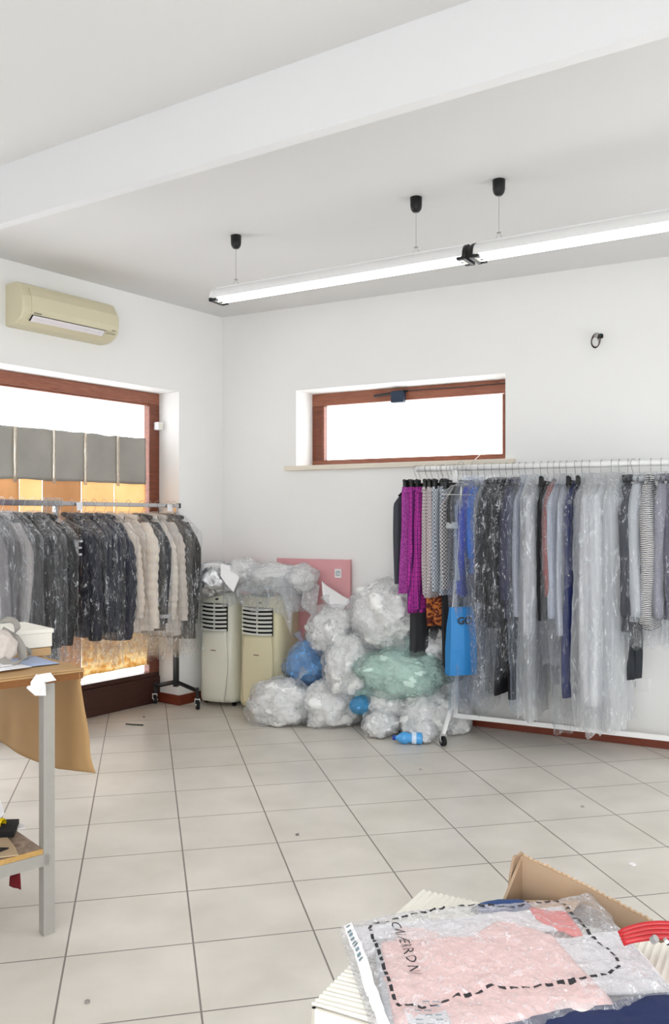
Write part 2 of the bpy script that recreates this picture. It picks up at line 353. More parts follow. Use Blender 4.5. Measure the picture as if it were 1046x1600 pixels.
# window in the left wall: floor-standing timber shop window
def timber_bar(a, b, mat, name, parent, fr, bevel=.004): return MB().span(a, b, fr).build(name, mat, parent, bevel=bevel)
FD0, FD1 = -.28, -.215
w1 = empty('window_1', L((T0, FD0, 0))); tag(w1, kind='structure')
timber_bar((T0+.002, FD0, ZT-.085), (3.4, FD1, ZT), M['brown_h'], 'top_rail', w1, L)
timber_bar((T0+.002, FD0, .23), (T0+.1, FD1, ZT-.085), M['brown'], 'stile', w1, L)
timber_bar((3.3, FD0, .23), (3.4, FD1, ZT-.085), M['brown'], 'stile', w1, L)
timber_bar((T0+.002, FD0, 0), (3.4, FD1+.01, .2), M['brown_d'], 'base_panel', w1, L)
timber_bar((T0+.002, FD0, .2), (3.4, FD1, .235), M['brown_d'], 'bottom_rail', w1, L)
timber_bar((T0+.1, FD0+.02, ZT-.1), (3.3, FD1-.012, ZT-.085), M['brown_h'], 'glazing_bead', w1, L)
MB().span((T0+.1, -.25, .235), (3.3, -.246, ZT-.085), L).build('pane', M['glass'], w1)
# window in the back wall
w2 = empty('window_2', B((W0, -.26, WZ0+.035))); tag(w2, kind='structure')
z0, z1 = WZ0+.035, WZ1
timber_bar((W0, -.3, z1-.095), (W1+.0, -.245, z1), M['brown_h'], 'top_rail', w2, B)
timber_bar((W0, -.3, z0), (W1, -.245, z0+.055), M['brown_h'], 'bottom_rail', w2, B)
timber_bar((W0, -.3, z0+.055), (W0+.105, -.245, z1-.095), M['brown'], 'stile', w2, B)
timber_bar((W1-.085, -.3, z0+.055), (W1, -.245, z1-.095), M['brown'], 'stile', w2, B)
MB().span((W0+.105, -.28, z0+.055), (W1-.085, -.275, z1-.095), B).build('pane', M['glass'], w2)
MB().span((W0+.095, -.25, z0+.05), (W0+.11, -.238, z1-.1), B).span((W1-.095, -.25, z0+.05), (W1-.08, -.238, z1-.1), B).build('bead', M['brown_h'], w2)
MB().span((.595, -.0, WZ0), (2.376, .035, WZ0+.035), B).span((W0, -.3, WZ0), (W1, .0, WZ0+.035), B).build('window_sill', M['sill'], w2, bevel=.004)
# window opener box with rod
t = empty('window_opener', B((1.42, -.24, z1-.08)))
tag(t, 'dark blue motor box on the top rail of the high back window', 'window opener')
MB().span((1.38, -.245, z1-.115), (1.48, -.19, z1-.03), B).build('motor_box', simple('navy_box', (36,52,74), .5), t, bevel=.006)
MB().tube([B((1.23, -.225, z1-.052)), B((1.50, -.225, z1-.03))], .009).build('arm', M['black_metal'], t)
MB().tube([B((1.5, -.225, z1-.03)), B((1.9, -.228, z1-.033)), B((2.29, -.23, z1-.03))], .0035, 6).build('cable', M['black_metal'], t)
t = MB().tube([B((2.11, -.2, z0+.11)), B((2.1, -.12, z0+.05)), B((2.09, -.02, z0+.004)), B((2.09, .045, z0-.02)), B((2.09, .05, z0-.16))], .003, 6).build('loose_cable', M['steel'])
tag(t, 'thin grey cable hanging over the stone sill at its right end', 'cable')

# paper sheets taped to the window
GR = paper_translucent('grey_wrapping_paper', (160,157,150), (176,173,166), .16, 3)
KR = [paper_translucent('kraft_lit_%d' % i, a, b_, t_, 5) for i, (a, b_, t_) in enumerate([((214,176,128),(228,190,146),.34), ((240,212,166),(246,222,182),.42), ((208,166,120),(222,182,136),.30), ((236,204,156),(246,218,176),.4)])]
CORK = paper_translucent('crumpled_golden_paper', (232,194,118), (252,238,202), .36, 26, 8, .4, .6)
def px_t(px, n_=-.235, O=K, U=LU, NV=LN):
    r = (px-CX)/F; ox = O.x+NV.x*n_; oy = O.y+NV.y*n_
    return (r*oy-ox)/(U.x-r*U.y)
def sheet(ta, tb, za, zb, mat, name, label, grp, n_=-.236, seed=0, amp=.004, nu=14, nv=14, zt=0):
    def fn(u, v):
        tt = ta+(tb-ta)*u; zz = za+(zb-za)*v
        q = mn.noise(Vector((tt*5+seed, zz*5, seed)))+.5*mn.noise(Vector((tt*14, zz*14+seed, 3)))
        e = mn.noise(Vector((tt*9, seed, v*3)))*.008*(1 if v in (0, 1) else 0)
        return L((tt, n_+amp*q+.001, zz+e+zt*u))
    o = MB().grid(fn, nu, nv).build(name, mat, smooth=True, solid=.0012); return tag(o, label, 'paper', grp)
ZG0, ZG1 = 1.655, 2.0
gx = [227.5, 183, 132, 83, 22, -60]
nm = ['grey paper sheet taped on the shop window, rightmost beside the timber frame', 'grey paper sheet on the shop window, second from the timber frame on the right',
      'grey paper sheet on the shop window, third from the right, above the wrapped beige coats', 'grey paper sheet on the shop window, fourth from the right, wide and creased',
      'grey paper sheet on the shop window, last one, cut by the left photo edge']
for i in range(5):
    ta, tb = px_t(gx[i]), px_t(gx[i+1]); ta = max(ta, T0+.1)
    sheet(ta, tb-.004, ZG0, ZG1, GR, 'paper_sheet', nm[i], 'grey sheets taped to the shop window', n_=-.232, seed=i*3.1, amp=.006)
    o = MB().grid(lambda u, v: L((tb-.014+.028*u+.004*mn.noise(Vector((v*9, i, 0))), -.2225, ZG0-.02+(ZG1-ZG0+.02)*v)), 2, 16).build('tape_strip', M['tape'], smooth=True, solid=.0006)
    tag(o, ['clear tape strip on grey window paper, nearest the timber frame', 'clear tape strip on grey window paper, second from the timber frame', 'clear tape strip on grey window paper, third from the timber frame',
            'clear tape strip on grey window paper, fourth and last in view', 'clear tape strip on grey window paper beyond the left edge'][i], 'tape', 'tape strips on the window paper')
kx = [227.5, 178, 127, 66, 30, -80]
kl = ['pale golden kraft sheet under the grey paper, beside the timber frame', 'pale kraft sheet under the grey paper, second from the frame', 'darker tan kraft sheet under the grey paper, over the middle coats',
      'bright kraft sheet under the grey paper, above the rail joint', 'tan kraft sheet under the grey paper at the left edge']
for i in range(5):
    ta, tb = max(px_t(kx[i]), T0+.1), px_t(kx[i+1])
    sheet(ta, tb-.004, 1.0, ZG0+.02, KR[[1, 3, 2, 1, 0][i]], 'kraft_sheet', kl[i], 'kraft sheets on the shop window', n_=-.238, seed=20+i)
sheet(T0+.1, px_t(128), .292, 1.02, CORK, 'golden_paper', 'crumpled golden yellow paper on the window bottom, glowing below the coats', None, n_=-.24, seed=40, amp=.014, nu=40, nv=30, zt=-.0)
sheet(px_t(128)+.002, px_t(-60), .26, 1.02, KR[0], 'tan_board', 'tan board on the window bottom beside the golden crumpled paper', None, n_=-.239, seed=50)

# contact sensor on the frame
t = empty('contact_sensor', L((T0+.02, FD1+.02, 2.1))); tag(t, 'small white square sensor on the shop window frame near its top corner', 'sensor')
MB().span((T0+.006, FD1, 2.07), (T0+.06, FD1+.05, 2.13), L).build('housing', M['white_metal'], t, bevel=.006)
MB().span((T0+.016, FD1+.049, 2.08), (T0+.05, FD1+.054, 2.12), L).build('cover', M['cream_pale'], t, bevel=.002)

# ------------------------------------------------------------------ wall air conditioner
a0, a1 = 1.17, 1.90; zb, zt_ = 2.578, 2.842
t = empty('air_conditioner', L(((a0+a1)/2, 0, zb))); tag(t, 'cream split air conditioner mounted high on the left wall', 'air conditioner')
prof = [(0, 0), (.0, .255), (.012, .264), (.10, .264), (.135, .25), (.165, .20), (.185, .17), (.19, .10), (.18, .06), (.15, .03), (.10, .008), (.05, 0)]
def extr(pr, ta, tb, fr, z): 
    R = []
    for tt, k in ((ta, .93), (ta+.012, .985), (ta+.03, 1), (tb-.03, 1), (tb-.012, .985), (tb, .93)):
        R.append([fr((tt, n_*k, z+.13+(zz-.13)*(.97+.03*(k-.93)/.07))) for n_, zz in pr])
    return MB().rings(R)
extr(prof, a0, a1, L, zb).build('casing', M['cream'], t, bevel=0)
pf = [(.150, .225), (.160, .228), (.190, .175), (.197, .10), (.188, .062), (.18, .060), (.17, .1), (.16, .2)]
R = [[L((tt, n_, zb+zz)) for n_, zz in pf] for tt in (a0+.02, a1-.055)]
MB().rings(R).build('front_panel', M['cream'], t, bevel=.004)
R = [[L((tt, n_, zb+zz)) for n_, zz in [(.186, .060), (.19, .056), (.158, .026), (.15, .028)]] for tt in (a0+.12, a1-.06)]
MB().rings(R).build('outlet', M['dark'], t)
for k, (q0, q1) in enumerate((((.188, .055), (.174, .042)), ((.173, .040), (.157, .026)))):
    MB().rings([[L((tt, q0[0]+.003, zb+q0[1]-.001)), L((tt, q0[0], zb+q0[1]+.003)), L((tt, q1[0], zb+q1[1]+.003)), L((tt, q1[0]+.003, zb+q1[1]-.002))] for tt in (a0+.125, a1-.066)]).build('louvre', M['flap'], t)
bgm = simple('badge_grey', (120,116,104)); MB().span((a1-.12, .192, zb+.068), (a1-.07, .1975, zb+.073), L).build('badge', bgm, t); MB().span((a0+.04, .188, zb+.066), (a0+.07, .1965, zb+.07), L).build('badge', bgm, t)
MB().span((a0+.035, .17, zb+.044), (a0+.095, .181, zb+.052), L).build('display', simple('display_grey', (176,170,150)), t)

# ------------------------------------------------------------------ pendant strip lamps
cups = [at_z(369, 367, CEIL) if False else None]
def ceil_pt(px, py):
    Y = (CEIL-CAMH)*F/(CY-py); return Vector(((px-CX)/F*Y, Y, CEIL))
c1, c2, c3 = ceil_pt(369, 368), ceil_pt(650, 308), ceil_pt(780, 281)
ld = (c3-c1).normalized(); lnv = Vector((ld.y, -ld.x, 0))     # lnv points to the camera side
if lnv.y > 0: lnv = -lnv
c2 = c1+ld*(c2-c1).dot(ld)
LZ = 2.712
LFr = frame(c1*Vector((1,1,0)) if False else Vector((c1.x, c1.y, 0)), ld, lnv)
tube_glow = emis('fluorescent_tube', (.93, .97, 1), 6.5)
d2 = (c2-c1).length; d3 = (c3-c1).length
def strip_lamp(ta, tb, hangs, label, endcap_left):
    r = empty('strip_lamp', LFr(((ta+tb)/2, 0, LZ-.09))); tag(r, label, 'ceiling lamp', 'pendant strip lamps')
    def arc(k, off=0): return [(-(.058-off)*cos(pi*q/k), LZ-.066+(.062-off)*sin(pi*q/k)) for q in range(k+1)]
    outr, inn = arc(14), arc(14, .004)[::-1]
    ring = outr+inn
    R = [[LFr((tt, n_, z)) for n_, z in ring] for tt in (ta, tb)]
    MB().rings(R).build('reflector', M['white_metal'], r, smooth=False)
    MB().span((ta, -.012, LZ-.006), (tb, .012, LZ+.004), LFr).build('top_rib', M['white_metal'], r, bevel=.002)
    MB().tube([LFr((ta+.03, .021, LZ-.07)), LFr((tb-.03, .021, LZ-.07))], .014, 12).build('tube', tube_glow, r, smooth=True)
    MB().tube([LFr((ta+.03, -.021, LZ-.07)), LFr((tb-.03, -.021, LZ-.07))], .014, 12).build('tube', tube_glow, r, smooth=True)
    for tt, s in ((ta, 1), (tb, -1)):
        MB().rings([[LFr((tt+s*q, n_*1.05, LZ-.066+(z-LZ+.066)*1.05)) for n_, z in outr] for q in (-.004, .012)]).build('end_cap', M['white_metal'] if (tt == ta and endcap_left) else M['black_plastic'], r)
        e = MB(); e.span((tt-s*.006, -.062, LZ-.084), (tt+s*.012, .062, LZ-.066), LFr); e.span((tt+s*.03, -.055, LZ-.082), (tt+s*.042, .055, LZ-.07), LFr)
        e.span((tt-s*.0, -.06, LZ-.084), (tt+s*.04, -.05, LZ-.07), LFr); e.span((tt-s*.0, .05, LZ-.084), (tt+s*.04, .06, LZ-.07), LFr)
        e.build('socket_bracket', M['black_plastic'], r)
        MB().span((tt+s*.012, -.034, LZ-.082), (tt+s*.03, .034, LZ-.05), LFr).build('lamp_holder', M['cream_pale'], r)
    for h in hangs:
        MB().tube([LFr((h, 0, LZ+.03)), LFr((h, 0, CEIL-.05))], .0012, 5).build('wire', M['steel'], r)
        MB().tube([LFr((h-.02, 0, LZ)), LFr((h, 0, LZ+.032)), LFr((h+.02, 0, LZ))], .0014, 5).tube([LFr((h-.01, 0, LZ+.032)), LFr((h+.01, 0, LZ+.032))], .003, 6).build('wire_fork', M['steel'], r)
        MB().lathe([(.004, -.075), (.016, -.073), (.025, -.062), (.029, -.045), (.030, -.002), (.026, 0)], 20, LFr((h, 0, CEIL))).build('ceiling_cup', M['black_plastic'], r, smooth=True)
    return r
strip_lamp(-.14, d2+.28, (0, d2), 'white pendant strip lamp, the left one, hung on two wires with black cups', True)
strip_lamp(d2+.31, d2+.31+1.5, (d3, d3+1.12), 'white pendant strip lamp, the right one, running out of the photo at the right edge', False)

# cable coil on the back wall
def coil():
    t0_ = None
    r = (937-CX)/F; tt = (r*K.y-K.x)/(BU.x-r*BU.y); p = B((tt, 0, 0)); z = CAMH+(CY-533)/F*p.y
    t = empty('cable_coil', B((tt, 0, z))); tag(t, 'small coil of dark wire sticking out of the back wall, high right', 'cable')
    m = MB()
    for k in range(5):
        rr, ph = .045-.003*k, k*.7
        m.tube([B((tt-.015+rr*.62*cos(a)+.006*sin(ph+a), .03+.012*sin(a*1+ph)+.004*k, z-.0+rr*sin(a)-.003*k)) for a in [2*pi*i/24 for i in range(25)]], .0016, 5)
    m.build('wire_loop', simple('maroon_wire', (60,30,30)), t)
    MB().tube([B((tt+.01, 0, z+.03)), B((tt+.006, .03, z+.035)), B((tt, .035, z+.01))], .006, 8).build('wire_end', simple('green_wire', (14,60,50)), t)
    MB().lathe([(.001, 0), (.016, .001), (.016, .006), (.001, .008)], 16, (0,0,0), Matrix.Translation(B((tt+.01, .001, z+.03))) @ Matrix.Rotation(pi/2, 4, 'X')).build('wall_plug', M['dark'], t)
coil()
# wall socket
def socket():
    r = (1000-CX)/F; tt = (r*K.y-K.x)/(BU.x-r*BU.y); p = B((tt, 0, 0)); z = CAMH+(CY-1069)/F*p.y
    t = empty('wall_socket', B((tt, 0, z))); tag(t, 'white wall socket low on the back wall, right of the long wrapped gowns', 'socket')
    MB().span((tt-.06, 0, z-.04), (tt+.06, .009, z+.04), B).build('cover_plate', M['white_metal'], t, bevel=.003)
    MB().span((tt-.034, .008, z-.024), (tt+.02, .011, z+.024), B).build('socket_module', M['white_metal'], t, bevel=.001)
    m = MB()
    for dz in (-.013, 0, .013): m.tube([B((tt-.024, .006, z+dz)), B((tt-.024, .0118, z+dz))], .003, 8)
    m.build('pin_hole', M['dark'], t)
socket()

# ------------------------------------------------------------------ portable air conditioners
def portable(tc, nfront, wd, dp, h, mat, label, seedy):
    O = B((tc, nfront, 0)); fr = frame(O, BU, BN)     # x along wall, y out of the wall (front face at 0)
    r = empty('portable_air_conditioner', O); tag(r, label, 'air conditioner', 'portable air conditioners in the corner')
    R = []
    for i in range(25):
        v = i/24; z = .035+(h-.035)*v
        bul = .02*sin(pi*min(1, v*1.4))+.02*max(0, 1-v*3.2)
        ww = wd/2*(1-.05*v+(.04*max(0, 1-v*4))); dd = dp*(1-.02*v)
        if v > .94: q = (v-.94)/.06; ww *= 1-.10*q*q; dd *= 1-.10*q*q; bul -= .05*q*q
        if v < .04: ww *= .95
        ring = []
        for k in range(40):
            a = 2*pi*k/40; c_, s_ = cos(a), sin(a); e = .42
            x = ww*math.copysign(abs(c_)**e, c_); y = dd/2*math.copysign(abs(s_)**e, s_)
            if y > 0: y += bul*(1-(x/ww)**2)
            ring.append(fr((x, y-dd/2, z)))
        R.append(ring)
    MB().rings(R).build('casing', mat, r, smooth=True)
    # curved chest panel
    def chest(u, v):
        x = (u-.5)*wd*.72; z = .04+v*(h*.62); cut = .5+.18*sin(v*pi*.9)
        return fr((x*(cut+.32), .018+.012*(1-(2*u-1)**2)+.018*max(0, 1-v*2.2), z))
    MB().grid(chest, 14, 14).build('front_panel', mat, r, smooth=True, solid=.006)
    zg0, zg1 = h*.665, h*.905
    MB().span((-wd*.33, .0, zg0), (wd*.33, .014, zg1), fr).build('vent_cavity', M['dark'], r)
    for k in range(7):
        z = zg0+.012+(zg1-zg0-.02)*k/6
        MB().tube([fr((x, .02+.016*(1-(x/(wd*.36))**2), z-.006*(1-(x/(wd*.36))**2))) for x in [wd*.34*(q/8-1) for q in range(17)]], .0085, 6, sx=.7).build('louvre', M['louvre'], r)
    MB().span((-.006, .012, zg0), (.006, .022, zg1), fr).build('vent_rib', M['louvre'], r)
    MB().tube([fr((0.02, .0, h*.945)), fr((0.02, .024, h*.945))], .007, 10).build('button', M['dark'], r)
    MB().tube([fr((x, -.05-.0, h+.0)) for x in (-wd*.25, wd*.25)], .03, 12, sx=.5).build('top_lid', M['lid'], r)
    MB().span((-.022, .028, h*.49), (.022, .0312, h*.492+.005), fr).build('badge', simple('badge_brown', (128,92,78)), r)
    for x in (-wd*.38, wd*.38):
        for y in (-.06, -dp+.06):
            MB().tube([fr((x-.01, y, .018)), fr((x+.01, y, .018))], .018, 12).build('caster', M['rubber'], r)
portable(.185, .335, .335, .31, .845, M['cream_pale'], 'pale cream portable air conditioner under a foil bag, left of the pair', 1)
portable(.575, .345, .38, .33, .835, M['cream_yellow'], 'yellowed portable air conditioner under plastic sheeting, right of the pair', 2)

# ------------------------------------------------------------------ clothes racks and garments
def caster(parent, p, r=.033):
    c = empty('caster', Vector(p)-Vector(parent.location)); c.parent = parent
    c.rotation_euler = (0,0,0)
    x, y, z = p
    m = MB().tube([(x-.009, y-.004, z), (x+.009, y+.004, z)], r, 20); m.build('wheel', M['rubber'], c, smooth=False)
    m = MB().tube([(x-.016, y-.006, z), (x+.016, y+.006, z)], r*.45, 14); m.span((x-.02, y-.012, z+r*.2), (x-.014, y+.012, z+r+.012)); m.span((x+.014, y-.012, z+r*.2), (x+.02, y+.012, z+r+.012)); m.span((x-.02, y-.014, z+r+.006), (x+.02, y+.014, z+r+.014))
    m.build('fork', M['chrome'], c)
# left rack
RA, RD = Vector((-1.165, 6.42, 0)), Vector((-.482, -.876, 0)); RG = Vector((.876, -.482, 0)); RZL = 1.5
r = empty('clothes_rack', RA); tag(r, 'chrome rail clothes rack with black caster base in front of the shop window', 'clothes rack')
def LR(p): return RA+RD*p[0]+RG*p[1]+Vector((0,0,p[2]))
MB().span((0, -.0125, RZL-.02), (1.22, .0125, RZL+.008), LR).build('rail', M['chrome'], r, bevel=.003)
MB().span((1.15, -.016, RZL-.024), (2.9, .016, RZL+.012), LR).build('rail', M['chrome'], r, bevel=.003)
MB().span((-.006, -.016, RZL-.024), (.004, .016, RZL+.012), LR).build('end_cap', M['black_plastic'], r)
for tt in (.03, 1.2, 2.7):
    MB().span((tt-.0125, -.0125, .9), (tt+.0125, .0125, RZL-.02), LR).build('post', M['chrome'], r)
    MB().span((tt-.016, -.016, .15), (tt+.016, .016, .92), LR).build('post', M['steel'] if tt > 1 else M['black_metal'], r)
    if tt == 1.2: continue
    for s in (-1, 1):
        MB().tube([LR((tt, 0, .185)), LR((tt, s*.2, .135))], .016, 4).build('foot', M['black_metal'], r)
        MB().tube([LR((tt, s*.2, .07)), LR((tt, s*.2, .16))], .011, 12).build('stem', M['black_metal'], r)
        p = LR((tt, s*.2, .034)); caster(r, p)
# right rack
RB, RE = Vector((.775, 5.48, 0)), Vector((.891, -.454, 0)); RH = Vector((-.454, -.891, 0)); RZR = 1.72
r = empty('clothes_rack', RB); tag(r, 'white metal clothes rack on casters in front of the back wall', 'clothes rack')
def RR(p): return RB+RE*p[0]+RH*p[1]+Vector((0,0,p[2]))
MB().tube([RR((-.27, 0, RZR)), RR((-.01, 0, RZR))], .017, 16).build('rail', M['white_metal'], r, smooth=True)
MB().tube([RR((.0, 0, RZR)), RR((1.9, 0, RZR))], .018, 16).build('rail', M['white_metal'], r, smooth=True)
MB().span((-.01, -.012, .13), (1.75, .012, .16), RR).build('lower_bar', M['white_metal'], r, bevel=.002)
for tt in (0, 1.72):
    MB().span((tt-.02, -.0125, .13), (tt+.015, .0125, RZR-.01), RR).build('post', M['white_metal'], r, bevel=.002)
    for s in (-1, 1):
        pts = [RR((tt, 0, .30)), RR((tt, s*.24, .075))]
        MB().tube(pts, .014, 4).build('foot', M['white_metal'], r)
        caster(r, RR((tt, s*.24, .035)), .03)

cloth_cache = {}
def cloth(rgb, sheen=.75, var=.12):
    k = tuple(rgb)+(sheen,)
    if k not in cloth_cache: cloth_cache[k] = simple('cloth_%d_%d_%d' % tuple(rgb), rgb, sheen, var=var, scale=25, bump=.4, bscale=30, vscale=(1,1,.35))
    return cloth_cache[k]
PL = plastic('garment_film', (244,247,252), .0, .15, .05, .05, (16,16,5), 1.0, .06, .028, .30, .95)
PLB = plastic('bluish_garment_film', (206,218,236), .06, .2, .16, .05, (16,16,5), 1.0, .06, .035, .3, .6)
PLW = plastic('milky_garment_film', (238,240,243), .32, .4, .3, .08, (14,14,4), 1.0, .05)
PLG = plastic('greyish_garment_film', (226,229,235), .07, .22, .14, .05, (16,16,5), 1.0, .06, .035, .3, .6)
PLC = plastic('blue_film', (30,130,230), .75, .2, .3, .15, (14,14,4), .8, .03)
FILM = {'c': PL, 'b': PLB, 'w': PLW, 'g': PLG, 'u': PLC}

def shell_rings(w_, th, z0, z1, seed, shoulder=.13, nfold=7, fold=.12, flare=.0, n=48, nz=26, quilt=0, neck=.2, hem=0, bend=0, crump=0):
    R = []
    for i in range(nz+1):
        v = i/nz; z = z0+(z1-z0)*v; d = z0-z
        s = min(1, d/shoulder) if shoulder else 1
        ww = w_*(neck+(1-neck)*s**.7)*(1+flare*v); tt = th*(.4+.6*s)*(1+.5*flare*v)
        if quilt: tt *= 1+.16*abs(sin(d*quilt)); ww *= 1+.03*abs(sin(d*quilt))
        ring = []
        for k in range(n):
            a = 2*pi*k/n; c_, s_ = cos(a), sin(a)
            f = 1+fold*(.35+.9*v)*sin(nfold*a+seed+1.2*sin(z*3+seed))+.5*fold*sin((nfold*2+3)*a+seed*2+z*4)
            f += .5*fold*mn.noise(Vector((c_*2+seed, s_*2, z*6)))+crump*mn.noise(Vector((c_*5+seed, s_*5+z*3, z*22)))
            x = ww*math.copysign(abs(c_)**.85, c_)*(1+.25*(f-1)); y = tt*s_*f+bend*x*x*4*sin(seed)+.012*sin(z*5+seed)*v
            ring.append(Vector((x, y, z-(hem*(mn.noise(Vector((c_*3+seed, s_*3, 9)))) if i == nz else 0))))
        R.append(ring)
    return R
def hanger(parent, kind, w_, seed, hookmat=None, top=-.1):
    h = empty('hanger', (0,0,0)); h.parent = parent
    pts = [(0, 0, top+.02), (0, 0, -.045)]+[(.018*sin(a)+0, 0, 0-.0+.024*-cos(a)) for a in [radians(d) for d in range(20, 300, 28)]]
    pts = [(0,0,top+.02), (0,0,-.05), (.012,0,-.034)]+[(.024*cos(a), 0, .002+.024*sin(a)) for a in [radians(d) for d in range(-50, 215, 26)]]
    MB().tube(pts, .0017, 6).build('hook', hookmat or M['steel'], h, world=False)
    if kind == 'clip':
        m = MB().tube([(-w_*.9, 0, top), (w_*.9, 0, top)], .007, 8); m.build('bar', M['black_plastic'], h, world=False)
        for x in (-w_*.85, w_*.85):
            m = MB().span((x-.014, -.012, top-.035), (x+.014, .012, top+.018)); m.tube([(x-.018, 0, top+.016), (x+.018, 0, top+.02)], .012, 8); m.tube([(x, -.015, top-.02), (x, .015, top-.02)], .01, 8)
            m.build('clip', M['black_plastic'], h, world=False, bevel=.002)
    else:
        m = MB().tube([(-w_*.92, 0, top-.075), (-w_*.5, 0, top-.03), (0, 0, top+.005), (w_*.5, 0, top-.03), (w_*.92, 0, top-.075)], [.006, .01, .012, .01, .006] if kind == 'plastic' else .002, 8)
        if kind == 'wire': m.tube([(-w_*.9, 0, top-.075), (w_*.9, 0, top-.075)], .002, 6)
        m.build('arms', M['black_plastic'] if kind == 'plastic' else M['steel'], h, world=False)
def garment(P, G, rz, kind, name, label, cat, grp, Ln, w_=.22, th=.035, mat=None, film=None, flen=None, hk='plastic', seed=0, quilt=0, sleeve=.6, tilt=0, flare=.0, smat=None, fw=1.08):
    r = empty(name, (P.x, P.y, rz), atan2(G.y, G.x)+tilt); tag(r, label, cat, grp)
    if kind in ('jacket', 'coat', 'shirt', 'dress', 'top'):
        MB().rings(shell_rings(w_*(.86 if sleeve else .95), th, -.10, -Ln, seed, .13, 5, .10, flare, quilt=quilt, nz=100 if quilt else 26)).build('body', mat, r, smooth=True, world=False)
        if sleeve:
            for s in (-1, 1):
                R = []; rr0 = .056 if quilt or kind in ('jacket', 'coat') else .042
                NS = 60 if quilt else 14
                for i in range(NS+1):
                    v = i/NS; z = -.165-(sleeve)*v
                    x = s*(w_*.80+.035*sin(v*1.6)-.02*v+.008*sin(seed+v*5)); y = .01*sin(seed+v*4)
                    rr = rr0*(1.0-.25*v)*(1 if not quilt else 1+.2*abs(sin(v*sleeve*quilt)))*(.55+.45*min(1, v*7))
                    tl = .0 if v > .2 else (.2-v)*.35
                    R.append([Vector((x-s*tl+rr*.95*cos(2*pi*k/20), y+rr*.75*sin(2*pi*k/20)*(1+.06*sin(v*25+k+seed)), z+tl*.55)) for k in range(20)])
                MB().rings(R).build('sleeve', smat or mat, r, smooth=True, world=False)
            if kind in ('jacket', 'coat'):
                MB().tube([(.075*cos(a), .03*sin(a), -.085-.01*cos(a)) for a in [2*pi*k/16 for k in range(17)]], .016, 8, cap=False).build('collar', mat, r, smooth=True, world=False)
        else:
            MB().tube([(w_*.5*cos(a), th*.6*sin(a), -.115) for a in [2*pi*k/16 for k in range(17)]], .006, 6, cap=False).build('neckline', mat, r, smooth=True, world=False)
    elif kind == 'skirt':
        MB().rings(shell_rings(w_*.8, th, -.135, -Ln, seed, 0, 6, .22, .12)).build('cloth', mat, r, smooth=True, world=False)
        MB().rings(shell_rings(w_*.81, th*1.1, -.12, -.155, seed, 0, 6, .1, 0, nz=3)).build('waistband', mat, r, smooth=True, world=False)
    elif kind == 'trousers':
        MB().rings(shell_rings(w_*.7, th*.9, -.12, -.16, seed, 0, 4, .05, 0, nz=3)).build('waistband', mat, r, smooth=True, world=False)
        for s in (-1, 1): 
            R = shell_rings(w_*.36, th*.8, -.14, -Ln, seed+s, 0, 3, .08, -.05)
            MB().rings([[Vector((p.x+s*w_*.34, p.y, p.z)) for p in q] for q in R]).build('leg', mat, r, smooth=True, world=False)
    if film:
        MB().rings(shell_rings(w_*fw+.02, th*1.5+.016, -.05, -(flen or Ln+.12), seed+2, .16, 5, .16, .02, n=64, nz=46, neck=.1, hem=.04, crump=.08), cap0=False, cap1=False).build('garment_bag', FILM[film], r, smooth=True, world=False)
    hanger(r, hk, w_*.8, seed)
    return r

def rail_pt(px, A, D):
    q = (px-CX)/F; return A+D*((q*A.y-A.x)/(D.x-q*D.y))
